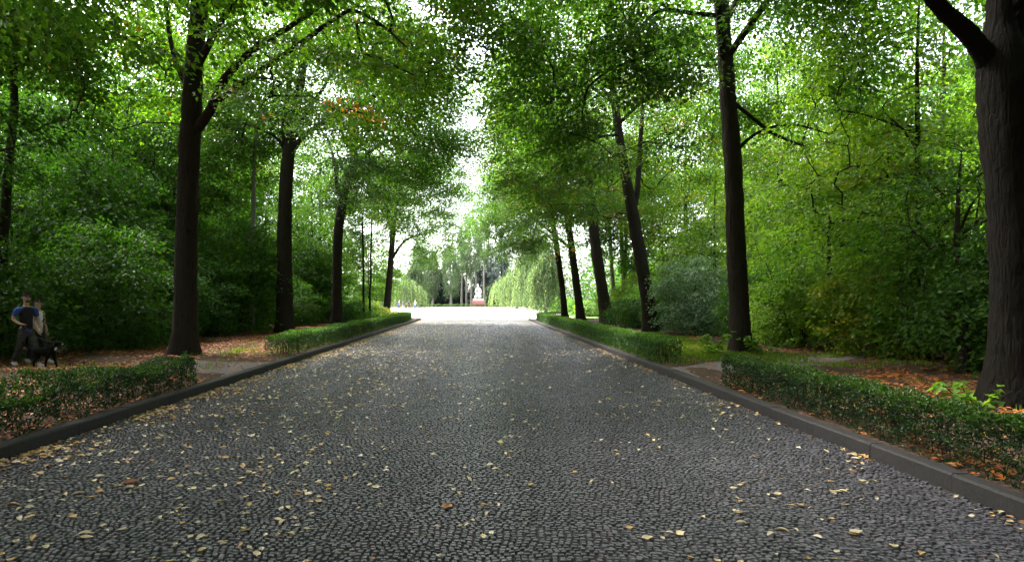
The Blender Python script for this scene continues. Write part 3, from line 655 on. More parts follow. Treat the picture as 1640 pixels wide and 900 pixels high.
# ------------------------------------------------------------------ hedges along the kerbs
def hedge(seed, path, width, height, dens, L, leafmat, label, ragged=.06, fill=1.0, stem_step=.16, thin=0.0, stems=True):
    """path: polyline of the hedge's centre line; leaves fill a rounded box along it, densest near the skin"""
    rng = np.random.default_rng(seed); P = np.asarray(path, float); base = np.array([*P[0], G]); P = P - P[0]
    seg = np.linalg.norm(np.diff(P, axis=0), axis=1); cum = np.concatenate([[0], np.cumsum(seg)]); Lt = cum[-1]
    def pos(s):
        i = np.clip(np.searchsorted(cum, s, 'right') - 1, 0, len(seg) - 1); f = (s - cum[i]) / seg[i]
        d = (P[i + 1] - P[i]) / seg[i][:, None]
        return P[i] + d * (s - cum[i])[:, None], d
    n = int(Lt * (width + 2 * height) * dens); s = rng.uniform(0, Lt, n)
    c, d = pos(s); nr = np.stack([d[:, 1], -d[:, 0]], 1)
    h = height * (1 + ragged * noise3(np.stack([s, s * 0], 1), seed, .9) + ragged * .7 * noise3(np.stack([s, s * 0 + 1], 1), seed + 1, 2.7))
    u = rng.uniform(0, 1, n) * (width + 2 * h); depth = np.minimum(rng.exponential(.045, n), width * .45)
    topf = (u > h) & (u < h + width)
    lat = np.where(topf, u - h - width / 2, np.where(u <= h, -width / 2 + depth, width / 2 - depth))
    z = np.where(topf, h - depth, np.where(u <= h, u, u - h - width))
    bulge = 1 + .16 * noise3(np.stack([s, z * 2], 1), seed + 2, .7); lat = lat * bulge
    rnd = np.clip((z - h * .8) / (h * .2), 0, 1); lat = lat * (1 - .12 * rnd)
    keep = (noise3(np.stack([s * 1.2, z * 2, lat * 2], 1), seed + 3, .55) > -.9 + thin) & (rng.uniform(0, 1, n) < fill * np.clip(.35 + z / h * 1.3, 0, 1))
    # rounded ends
    e_ = np.minimum(s, Lt - s); keep &= (np.abs(lat) < width / 2 * np.sqrt(np.clip(e_ / .22, .2, 1)) * 1.15)
    Q = np.concatenate([c + nr * lat[:, None], z[:, None]], 1)[keep]; m = len(Q); sh = np.sign(lat[keep])[:, None] * nr[keep]
    tp = topf[keep]
    A = unit(np.concatenate([sh * .4 + rng.normal(0, .5, (m, 2)), (rng.normal(.25, .5, m) + tp * .4)[:, None]], 1))
    N = unit(np.concatenate([sh * .6 * (~tp)[:, None], np.where(tp, 1.0, .55)[:, None]], 1) + rng.normal(0, .5, (m, 3)))
    Ls = L * rng.uniform(.7, 1.35, m)
    v, t = leaf_geo(Q, A, N, Ls, Ls * .55, fold=.15)
    young = np.clip((z[keep] / h[keep] - .80) / .2, 0, 1)
    tone = np.clip(rng.normal(.34, .17, m) + young * rng.uniform(.1, .65, m), 0, 1)
    root = empty('hedge', tuple(base), label, 'hedge', 'clipped hedges behind the kerbs')
    link('foliage', mesh('foliage', v, [t], M[leafmat], np.repeat(tone, 2)), root)
    if stems:
        k = int(Lt / stem_step) * 2; s = rng.uniform(.05, Lt - .05, k); c, d = pos(s); nr = np.stack([d[:, 1], -d[:, 0]], 1)
        b = np.concatenate([c + nr * rng.uniform(-.3, .3, (k, 1)) * width, np.full((k, 1), -.03)], 1)
        A_, B_, ra, rb = [], [], [], []
        for q in range(k):
            p = b[q]; r_ = rng.uniform(.004, .009)
            for st in range(3):
                p2 = p + [rng.normal(0, .035), rng.normal(0, .035), height * .28]; A_.append(p); B_.append(p2); ra.append(r_); r_ *= .75; rb.append(r_)
                if st < 2:
                    p3 = p2 + [rng.normal(0, .08), rng.normal(0, .08), height * .22]; A_.append(p2); B_.append(p3); ra.append(r_ * .8); rb.append(r_ * .4)
                p = p2
        v, q = cones(A_, B_, np.array(ra), np.array(rb), 4)
        tag(link('stem', mesh('stem', v, [q], M['bark_dark'], smooth=True), root), kind='stuff')
    return root
hx = XR + .22 + .30
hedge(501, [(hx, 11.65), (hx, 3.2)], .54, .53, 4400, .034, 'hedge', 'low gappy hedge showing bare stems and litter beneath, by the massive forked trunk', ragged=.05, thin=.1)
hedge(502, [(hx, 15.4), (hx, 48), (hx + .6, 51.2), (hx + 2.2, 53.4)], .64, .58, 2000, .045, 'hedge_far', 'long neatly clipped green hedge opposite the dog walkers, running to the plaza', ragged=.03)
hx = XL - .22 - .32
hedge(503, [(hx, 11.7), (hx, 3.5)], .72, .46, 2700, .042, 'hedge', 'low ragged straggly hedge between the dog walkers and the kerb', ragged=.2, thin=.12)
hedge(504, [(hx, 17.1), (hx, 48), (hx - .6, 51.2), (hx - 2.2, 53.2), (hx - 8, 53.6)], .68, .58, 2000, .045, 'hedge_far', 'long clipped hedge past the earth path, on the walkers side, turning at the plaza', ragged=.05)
# a few leafy sprigs
def sprig(seed, loc, label, leaf, hgt, spread, n, L, aspect=.8, name='leafy_plant', shoots=7):
    rng = np.random.default_rng(seed); root = empty(name, loc, label, 'plant'); A_, B_ = [], []; tips = []
    for k in range(shoots):
        az = rng.uniform(0, 6.28); p = np.array([rng.normal(0, .05), rng.normal(0, .05), -.03])
        for st in range(4):
            f = (st + 1) / 4; p2 = p + [math.cos(az) * spread * .25 * rng.uniform(.6, 1.3), math.sin(az) * spread * .25 * rng.uniform(.6, 1.3), hgt * .25 * rng.uniform(.6, 1.2)]
            A_.append(p); B_.append(p2); p = p2; tips.append((p2, az, f))
    A_.append(np.array([0, 0, -.12])); B_.append(np.array([0, 0, .0]))
    v, q = cones(A_, B_, np.concatenate([np.full(len(A_) - 1, .006), [.09]]), np.full(len(A_), .004), 5)
    link('stem', mesh('stem', v, [q], M['bark_dark']), root)
    k = rng.integers(0, len(tips), n); C = np.array([tips[i][0] for i in k]); az = np.array([tips[i][1] for i in k]) + rng.normal(0, 1.0, n)
    A = unit(np.stack([np.cos(az), np.sin(az), rng.normal(.05, .3, n)], -1)); N = unit(np.array([0, 0, 1.0]) + rng.normal(0, .3, (n, 3)))
    Ls = L * rng.uniform(.6, 1.25, n); v, t = leaf_geo(C + rng.normal(0, .03, (n, 3)), A, N, Ls, Ls * aspect, fold=.1, droop=.3)
    link('foliage', mesh('foliage', v, [t], M[leaf], np.repeat(np.clip(rng.normal(.5, .2, n), 0, 1), 2)), root)
sprig(511, ((1140 - VX) / F * 18.2, 18.2, G), 'bright green leafy shoots in front of the tall straight trunk, on the lawn strip side', 'bright', .62, .55, 130, .16)
sprig(512, ((1232 - VX) / F * 18.0, 18.0, G), 'bright green leafy shoots beside the tall straight trunk, on the footpath side', 'bright', .55, .6, 120, .16)
sprig(513, ((1560 - VX) / F * 9.2, 9.2, G), 'broad leaved light green seedling at the foot of the massive forked trunk', 'bright', .34, .42, 70, .16)
sprig(514, (XL - .42, 11.95, G), 'lone dark twiggy sprig standing past the end of the ragged hedge', 'shrub', .55, .18, 70, .07, shoots=3)
sprig(515, (XL - .75, 12.25, G), 'small leafy sprig behind the lone sprig at the ragged hedge end', 'hedge_far', .4, .2, 50, .06, shoots=3)
sprig(516, ((1190 - VX) / F * 13.0 - .2, 12.0, G), 'tiny yellow green plant at the near edge of earth path by the hedge end', 'yellow', .16, .2, 40, .07, shoots=4)

# ------------------------------------------------------------------ ground cover: litter, grass, fallen leaves
def on_ground(x, y, up=.0): return np.stack([x, y, ground_z(x, y) + up], -1)
def flat_leaves(rng, P, L, up=.22, aspect=.62, fold=.12, droop=-.06):
    n = len(P); az = rng.uniform(0, 6.28, n)
    A = unit(np.stack([np.cos(az), np.sin(az), rng.normal(.02, .16, n)], -1)); N = unit(np.array([0, 0, 1.0]) + rng.normal(0, up, (n, 3)))
    Ls = L * rng.uniform(.65, 1.3, n)
    return leaf_geo(P - A * Ls[:, None] * .5, A, N, Ls, Ls * aspect, fold, droop)
r5 = np.random.default_rng(55)
def litter(x0, x1, y0, y1, n, L, dens):
    x = r5.uniform(x0, x1, n * 3); y = y0 + (y1 - y0) * r5.uniform(0, 1, n * 3) ** 1.5
    k = r5.uniform(0, 1, n * 3) < dens(x, y); x, y = x[k][:n], y[k][:n]
    return on_ground(x, y, .012 + r5.uniform(0, .02, len(x))), np.full(len(x), L)
PL = []
def dl(x, y):
    d = np.clip(.85 + .5 * noise3(np.stack([x, y], -1), 8, 3.2), .2, 1); d = np.where((np.abs(y - 14.2 - .42 * (XL - x)) < 1.7) & (x > -7.6), d * .25, d)
    return np.where((x > XL - 1.0), d * .5, d)
def dr(x, y):
    red = np.exp(-((x - 7.6) / 1.6) ** 2 - ((y - 11.0) / 2.2) ** 2); d = np.clip(.32 + .4 * noise3(np.stack([x, y], -1), 9, 2.6), .06, 1) + red
    path = (np.abs(y - 13.5 - .7 * (x - 4.4)) < 1.2); d = np.where(path, d * .1, d); lawn = (x < 7.6) & (y > 15.4) & (y < 24); return np.where(lawn, d * .4, d)
a1 = litter(-13, XL - .23, 5.5, 54, 30000, .085, dl); a2 = litter(XR + .23, 13, 4, 40, 17000, .085, dr)
P_ = np.concatenate([a1[0], a2[0]]); v, t = flat_leaves(r5, P_, .085)
tone = np.clip(r5.normal(.42, .22, len(P_)), 0, 1)
tag(link('leaf_litter', mesh('leaf_litter', v, [t], M['litter'], np.repeat(tone, 2))), 'reddish brown fallen leaves carpeting the verges under the trees', kind='stuff')

def grass_blades():
    r = np.random.default_rng(66); X = [];
    def patch(x0, x1, y0, y1, n, f):
        x, y = r.uniform(x0, x1, n), r.uniform(y0, y1, n); k = r.uniform(0, 1, n) < f(x, y); X.append(np.stack([x[k], y[k]], -1))
    patch(XR + .24, 8.6, 15.2, 30, 42000, lambda x, y: np.clip(.55 + .8 * noise3(np.stack([x, y], -1), 21, 1.7), 0, 1) * np.clip((y - 15) / 1.2, 0, 1))
    patch(6.0, 11, 14.6, 18.5, 8000, lambda x, y: np.clip(.3 + .9 * noise3(np.stack([x, y], -1), 22, 1.3), 0, 1) * (np.abs(y - 16.2) > .5))
    patch(-8.2, XL - .3, 16.8, 30, 9000, lambda x, y: np.clip(.15 + .8 * noise3(np.stack([x, y], -1), 23, 1.5), 0, 1))
    patch(-11, XL - .9, 11, 16, 5000, lambda x, y: np.clip(-.1 + .7 * noise3(np.stack([x, y], -1), 24, 1.1), 0, 1))
    patch(5.2, 9, 7.5, 12, 4000, lambda x, y: np.clip(-.1 + .7 * noise3(np.stack([x, y], -1), 25, 1.0), 0, 1))
    p = np.concatenate(X); n = len(p); P = on_ground(p[:, 0], p[:, 1], -.01)
    az = r.uniform(0, 6.28, n); A = unit(np.stack([np.cos(az) * .55, np.sin(az) * .55, np.ones(n)], -1)); N = unit(np.stack([np.cos(az), np.sin(az), -.3 * np.ones(n)], -1) + r.normal(0, .2, (n, 3)))
    v, t = leaf_geo(P, A, N, r.uniform(.05, .12, n), .012, 0.0, .35)
    return mesh('grass', v, [t], M['grass'], np.repeat(np.clip(r.normal(.5, .2, n), 0, 1), 2))
tag(link('grass', grass_blades()), 'patchy yellow green grass on the verges', kind='stuff')

# leaves lying on the cobbles: the 290 nearest are objects, the rest one mass
def curled_leaf(seed, L=.085, W=.058, curl=.35):
    r = np.random.default_rng(seed); n = 7; u = np.linspace(0, 1, n); prof = np.sin(np.pi * u ** .8) ** .8 * W / 2
    z0 = curl * L * ((u - .45) ** 2 - .1) + .006; rows = []
    for k, s in enumerate((-1, -.5, 0, .5, 1)):
        rows.append(np.stack([(u - .5) * L, s * prof * (1 + .08 * r.normal(0, 1, n)), z0 + np.abs(s) * prof * r.uniform(.25, .7) + r.normal(0, .0012, n)], -1))
    v = np.concatenate(rows); k, j = np.meshgrid(np.arange(4), np.arange(n - 1)); b = (k * n + j).ravel()
    g = Geo(); g.add(v, np.stack([b, b + 1, b + n + 1, b + n], -1))
    s_, q = tube(np.array([[-L / 2 + .004, 0, z0[0]], [-L * .65, .002, z0[0] + .004], [-L * .82, .006, z0[0] + .002]]), [.0013, .0011, .0008], 5); g.add(s_, q)
    return g.v, g.q
def leaf_obj_mesh(seed, tone, **kw):
    vs_, qs = curled_leaf(seed, **kw); q = np.concatenate(qs); v = np.concatenate(vs_); v[:, 2] -= v[:, 2].min()
    return mesh('fallen_leaf', v, [q], M['fallen'], np.full(len(q), tone), smooth=True)
r7 = np.random.default_rng(707)
n = 26000
y = 3.3 + 46 * r7.uniform(0, 1, n) ** 1.25; x = r7.uniform(XL + .05, XR - .05, n)
gl = np.exp(-(x - XL) / .32); gr = np.exp(-(XR - x) / .16)
dens = .30 + .22 * (x < -1.2) + .14 * noise3(np.stack([x, y], -1), 31, 2.3) + .14 * noise3(np.stack([x, y], -1), 32, .8) - .14 * (x > .5) - .10 * (np.abs(x) < 2) * (y < 14) + .8 * gl + .35 * gr
dens *= .55 + .25 * (y > 9)
k = r7.uniform(0, 1, n) < dens; x, y = x[k], y[k]
# a drift of leaves heaped in the gutter
m = 4200; yg = 4 + 46 * r7.uniform(0, 1, m) ** 1.3; xg = XL + .03 + r7.exponential(.22, m); kk = r7.uniform(0, 1, m) < np.clip(.55 + .8 * noise3(np.stack([yg, yg * 0], -1), 33, 3.0), .12, 1)
m2 = 650; yr = 4 + 30 * r7.uniform(0, 1, m2); xr = XR - .03 - r7.exponential(.10, m2); k2 = noise3(np.stack([yr, yr * 0], -1), 34, 1.6) > -.1
x = np.concatenate([x, xg[kk], xr[k2]]); y = np.concatenate([y, yg[kk], yr[k2]])
col = np.clip(np.where(np.concatenate([np.zeros(k.sum()), np.ones(kk.sum() + k2.sum())]) > 0, r7.normal(.36, .16, len(x)), r7.normal(.64, .22, len(x))), 0, 1)
infr = (np.abs(x - 0.05) < .86 * y) & (y > 3.75); order = np.argsort(np.where(infr, y, 99)); near, rest = order[:290], order[290:]
kinds = [('pale', .62, 'pale straw coloured fallen leaf lying on the dark cobbles'), ('cream', .78, 'cream coloured curled fallen leaf lying on the dark cobbles'), ('ochre', .38, 'ochre yellow fallen leaf lying on the dark cobbles'),
         ('brown', .12, 'brownish fallen leaf lying on the dark cobbles'), ('green', .97, 'yellow green fallen leaf lying on the dark cobbles')]
lm = {}
for ki, (nm, tn, lb) in enumerate(kinds): lm[ki] = [leaf_obj_mesh(800 + ki * 3 + q, tn, L=.088 + .012 * q, W=(.056, .064, .05)[q], curl=(.3, .5, -.25)[q]) for q in range(3)]
for i in near:
    c = col[i]; ki = 4 if r7.uniform() < .03 else 3 if c < .22 else 2 if c < .48 else 0 if c < .72 else 1
    o = link('fallen_leaf', lm[ki][r7.integers(3)]); s = float(np.clip(np.exp(r7.normal(-.48, .28)), .34, 1.0))
    o.location = (x[i], y[i], .0145); o.scale = (s, s, s); o.rotation_euler = (r7.normal(0, .12), r7.normal(0, .12), r7.uniform(0, 6.28))
    tag(o, kinds[ki][2], 'leaf', kinds[ki][0] + ' leaves fallen on the cobbles')
Pq = np.stack([x[rest], y[rest], np.full(len(rest), .016) + r7.uniform(0, .012, len(rest))], -1)
v, t = flat_leaves(r7, Pq, .07, up=.28, fold=.2)
tag(link('fallen_leaves', mesh('fallen_leaves', v, [t], M['fallen'], np.repeat(col[rest], 2))), 'pale yellow leaves strewn over the cobbled road', kind='stuff')
for (px, py, lb, tn, L_) in ((212, 776, 'large russet fallen leaf, largest and reddest on the walkers half of cobbles', .0, .15), (717, 815, 'large tan brown fallen leaf alone in mid road', .14, .11)):
    Yq = H / (py - VY) * F; o = link('fallen_leaf', leaf_obj_mesh(900 + px, tn, L=L_, W=L_ * .8, curl=.5)); o.location = ((px - VX) / F * Yq, Yq, .0145); o.rotation_euler = (0, 0, 1.1)
    tag(o, lb, 'leaf')

# ------------------------------------------------------------------ beyond the plaza: weeping trees, columns, conifers, woods
def weeping(seed, px, Y, w_, h_, label, leaf='willow', n=260, L=.26, trunk=.16, r_t=None):
    rng = np.random.default_rng(seed); X = (px - VX) / F * Y; base = (X, Y, 0.0 if Y > 60 else G)
    root = empty('weeping_tree', base, label, 'tree', None)
    lines = [[[0, 0, -.1, trunk * 1.2], [.1, 0, h_ * .35, trunk], [0, .1, h_ * .7, trunk * .6], [.05, 0, h_ * .93, trunk * .2]]]
    S0, S1, P, tn = [], [], [], []
    for k in range(n):
        az = rng.uniform(0, 6.28); f = rng.uniform(0, 1) ** .6; rr = w_ / 2 * f * rng.uniform(.8, 1.1)
        zt = h_ * (1 - .42 * f ** 2) * rng.uniform(.86, 1.03); low = max(.15 if rng.uniform() < .6 else .8, zt - h_ * rng.uniform(.2, .8))
        d = np.array([math.cos(az), math.sin(az)]); m = int(8 + (zt - low) / L * 3.2)
        s = np.linspace(0, 1, m); r_ = rr * (1 + .18 * np.sin(s * 1.5))
        z = zt - (zt - low) * s ** 1.15; sway = rng.normal(0, .25, 2)
        P.append(np.stack([d[0] * r_ + sway[0] * s, d[1] * r_ + sway[1] * s, z], -1) + rng.normal(0, .10, (m, 3))); tn.append(np.clip(rng.normal(.5, .26) + rng.normal(0, .14, m), 0, 1))
        S0.append([0, 0, zt * .8]); S1.append([d[0] * rr, d[1] * rr, zt])
    g, _ = wood(rng, lines, 10, flare=.3, per=5)
    q = rng.choice(n, min(n, 40), False); g.add(*cones(np.array(S0)[q], np.array(S1)[q], np.full(len(q), .05), np.full(len(q), .015), 5))
    link('trunk', g.build('trunk', M['bark_pale']), root)
    P = np.concatenate(P); m = len(P); A = unit(rng.normal(0, .35, (m, 3)) + [0, 0, -1]); N = unit(rng.normal(0, 1, (m, 3)) * [1, 1, .3])
    Ls = L * rng.uniform(.7, 1.4, m); v, t = leaf_geo(P, A, N, Ls, Ls * .38, .15, .1)
    link('crown', mesh('crown', v, [t], M[leaf], np.repeat(np.concatenate(tn), 2)), root)
    return root
weeping(601, 650, 134, 8.2, 6.6, 'weeping birch with drooping pale fronds just behind the distant strollers', n=300)
weeping(602, 664, 146, 5.6, 10.5, 'taller weeping birch rising over the drooping pale one', n=320, L=.32)
weeping(603, 828, 128, 11, 7.8, 'broad weeping tree with bright curtain of fronds beside the statue', n=420)
weeping(604, 860, 112, 9.0, 14.0, 'tall weeping tree above the bright curtain of fronds', n=420, L=.3)
weeping(605, 873, 72, 4.2, 7.4, 'light green weeping tree with upright wispy fronds at end of clipped hedge', n=260, L=.22)
weeping(606, 612, 142, 8.0, 9.0, 'weeping tree half hidden behind the avenue tree nearest the distant people', n=260, L=.28)

def column(seed, px, Y, w_, h_, label, stems=1, clear=.16, leaf='poplar', n=170, name='columnar_tree', group='pale columnar trees beyond the plaza'):
    rng = np.random.default_rng(seed); root = empty(name, ((px - VX) / F * Y, Y, 0), label, 'tree', group); g = Geo(); lines = []
    for k in range(stems):
        x = (k - (stems - 1) / 2) * w_ / max(1, stems) * .8; r_ = .28 if stems == 1 else .2
        ln = [[x, 0, -.1, r_ * 1.3], [x + rng.normal(0, .1), .1, h_ * .25, r_], [x * .7 + rng.normal(0, .15), 0, h_ * .6, r_ * .7], [x * .4, 0, h_ * .95, r_ * .2]]
        lines.append(ln)
    g, nodes = wood(rng, lines, 9, flare=.2, per=5)
    C = sample_crown(rng, [((0, 0, h_ * (clear + (1 - clear) / 2)), (w_ / 2, w_ / 2, h_ * (1 - clear) / 2), 1)], n, seed=seed, clump=2.2, thr=-.35)
    g.add(*twigs(rng, np.concatenate([nd[2:] for nd in nodes]), None, C, r0=.015)); link('trunk', g.build('trunk', M['bark_pale']), root)
    m = np.repeat(np.arange(len(C)), 34); P = C[m] + rng.normal(0, .5, (len(m), 3)) * [.55, .55, 1.1]
    A = unit(rng.normal(0, .4, (len(m), 3)) + [0, 0, .8]); N = unit(rng.normal(0, 1, (len(m), 3)) + [0, -.2, .3]); Ls = rng.uniform(.24, .46, len(m))
    v, t = leaf_geo(P, A, N, Ls, Ls * .65, .15, .1); tone = np.clip(rng.normal(.5, .16, len(C))[m] + rng.normal(0, .14, len(m)), 0, 1)
    link('crown', mesh('crown', v, [t], M[leaf], np.repeat(tone, 2)), root)
column(611, 693, 162, 3.0, 14, 'slim pale columnar tree nearest the weeping birches')
column(612, 722, 160, 4.6, 15.5, 'spindle shaped pale tree, middle of the row beyond the plaza', clear=.09)
column(613, 751, 164, 6.4, 24, 'tall clump of pale columnar trunks just beside the statue', stems=4, clear=.30, n=300)
column(614, 776, 172, 3.0, 24, 'slender pale tree with light trunk rising right behind the statue', clear=.45, n=120)
column(615, 672, 165, 4.0, 17, 'pale columnar tree showing above the weeping birches')

def conifer(seed, px, Y, w_, h_, label, leaf='conifer', n=420, group='dark conifers beyond the plaza'):
    rng = np.random.default_rng(seed); root = empty('conifer', ((px - VX) / F * Y, Y, 0), label, 'tree', group)
    g, _ = wood(rng, [[[0, 0, -.1, .3], [0, .05, h_ * .5, .2], [0, 0, h_ * .97, .03]]], 9, flare=.2, per=5); link('trunk', g.build('trunk', M['bark_dark']), root)
    f = 1 - np.sqrt(rng.uniform(0, 1, n)); az = rng.uniform(0, 6.28, n); r_ = w_ / 2 * (1 - f) * rng.uniform(.35, 1.08, n)
    C = np.stack([np.cos(az) * r_, np.sin(az) * r_, .2 + h_ * f * .98], -1); m = np.repeat(np.arange(n), 40); P = C[m] + rng.normal(0, .34, (len(m), 3))
    A = unit(np.stack([np.cos(az[m]), np.sin(az[m]), np.full(len(m), -.25)], -1) + rng.normal(0, .5, (len(m), 3))); N = unit(rng.normal(0, .6, (len(m), 3)) + [0, 0, 1])
    Ls = rng.uniform(.25, .5, len(m)); v, t = leaf_geo(P, A, N, Ls, Ls * .4, .1, .1); tone = np.clip(rng.normal(.45, .18, n)[m] + rng.normal(0, .15, len(m)), 0, 1)
    link('crown', mesh('crown', v, [t], M[leaf], np.repeat(tone, 2)), root)
conifer(621, 684, 174, 6.0, 11, 'black green conifer showing between weeping birch and slim columnar tree')
conifer(622, 707, 176, 6.0, 11.5, 'black green conifer between the slim and the spindle shaped columnar trees')
conifer(623, 736, 176, 6.5, 12, 'black green conifer between the spindle shaped tree and the clump of pale trunks')
conifer(624, 768, 182, 8.0, 16, 'dark conifer directly behind the statue')
conifer(625, 803, 186, 9.0, 24, 'tall bluish conifer standing between statue and the bright weeping curtain', 'bluefir', 620)
conifer(626, 786, 190, 7.0, 20, 'bluish conifer just behind the slender pale tree', 'bluefir', 480)
# one broad blue green tree glimpsed through the far side wood
conifer(627, 1362, 44, 9, 17, 'bluish dark tree glimpsed high behind the yellow turning sprig of maple', 'bluefir', 700, None)

hedge(505, [(-26, 151.5), (14, 151.5)], .8, .55, 160, .12, 'hedge_far', 'very low distant hedge edging the plaza in front of the statue', ragged=.08, stems=False)

def far_woods(far):
    r = np.random.default_rng(640); P = []
    def wall(x0, x1, y0, y1, n, hmax):
        x, y = r.uniform(x0, x1, n), r.uniform(y0, y1, n); top = hmax * (.72 + .28 * noise3(np.stack([x, y], -1), 41, 9)); z = r.uniform(0, 1, n) ** .9 * top
        p = np.stack([x, y, z + .2], -1); P.append(p[noise3(p, 42, 4.5) > -.35])
    wall(-80, -40, 20, 110, 64000, 30); wall(40, 84, 20, 110, 60000, 29); wall(-70, -34, 100, 196, 16000, 15); wall(26, 70, 100, 196, 16000, 15); wall(-34, -24, 78, 104, 5000, 8); wall(20, 34, 66, 90, 4500, 7)
    if far: P.clear(); wall(-110, 110, 196, 214, 52000, 27)
    p = np.concatenate(P); n = len(p); A = unit(r.normal(0, 1, (n, 3)) * [1, 1, .5] + [0, 0, -.3]); N = unit(r.normal(0, .6, (n, 3)) + [0, 0, 1]); Ls = r.uniform(.55, 1.1, n)
    v, t = leaf_geo(p, A, N, Ls, Ls * .75, .15, .15); tone = np.clip(.45 + .2 * noise3(p, 43, 3.0) + r.normal(0, .15, n), 0, 1)
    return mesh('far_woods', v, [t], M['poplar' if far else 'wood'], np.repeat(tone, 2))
tag(link('far_woods', far_woods(False)), 'mass of woodland closing the view behind the nearer trees on both sides', kind='stuff')
tag(link('far_woods', far_woods(True)), 'pale mass of woodland closing the view beyond the statue', kind='stuff')

# ------------------------------------------------------------------ figures
def skin(name, verts, edges, rad, m, parent=None, sub=2, smooth=True):
    """grow one continuous surface round a skeleton; rad: float or (rx, ry) per vertex"""
    me = bpy.data.meshes.new(name); me.from_pydata([tuple(v) for v in verts], edges, []); me.materials.append(m)
    o = link(name, me, None)
    sk = o.modifiers.new('skin', 'SKIN'); sk.use_smooth_shade = smooth; sk.branch_smoothing = .4
    if not me.skin_vertices: me.skin_vertices.new()
    for i, r in enumerate(rad):
        d = me.skin_vertices[0].data[i]; d.radius = r if isinstance(r, (tuple, list)) else (r, r); d.use_root = (i == 0)
    ss = o.modifiers.new('sub', 'SUBSURF'); ss.levels = sub; ss.render_levels = sub
    dg = bpy.context.evaluated_depsgraph_get(); dg.update()
    new = bpy.data.meshes.new_from_object(o.evaluated_get(dg)); new.name = name
    bpy.data.objects.remove(o); 
    if not new.materials: new.materials.append(m)
    new.polygons.foreach_set('use_smooth', np.full(len(new.polygons), True))
    return link(name, new, parent)
M['skin'] = simple('skin', (.42, .25, .18), .55, .35, .08, 12)
M['hair_dark'] = simple('dark_hair', (.03, .02, .014), .6, .3, .3, 60)
M['blue_cloth'] = simple('blue_cloth', (.035, .07, .26), .85, .2, .15, 30)
M['dark_cloth'] = simple('blackish_cloth', (.018, .018, .02), .9, .2, .3, 25)
M['camo_cloth'] = simple('mottled_dark_cloth', (.05, .052, .046), .9, .15, .6, 12)
M['white_cloth'] = simple('white_cloth', (.62, .63, .70), .85, .2, .1, 30)
M['red_cloth'] = simple('reddish_strap', (.30, .07, .05), .85, .2, .1, 30)
M['black_fur'] = simple('black_fur', (.005, .0045, .0045), .8, .08, .5, 50)
M['white_fur'] = simple('white_fur', (.5, .48, .45), .8, .2, .2, 50)
M['leather'] = simple('leather_strap', (.05, .03, .02), .7, .3, .2, 40)
M['yellow_cloth'] = simple('pale_yellow_cloth', (.66, .64, .42), .85, .2, .1, 30)
M['grey_cloth'] = simple('grey_cloth', (.42, .42, .45), .85, .2, .1, 30)
M['pink_cloth'] = simple('pale_pink_cloth', (.62, .36, .36), .85, .2, .1, 30)
M['purple_cloth'] = simple('purple_cloth', (.16, .04, .20), .85, .2, .1, 30)
M['jeans'] = simple('blue_jeans', (.06, .13, .36), .85, .2, .2, 30)
M['eye'] = simple('eye_dark', (.02, .02, .02), .3, .5)

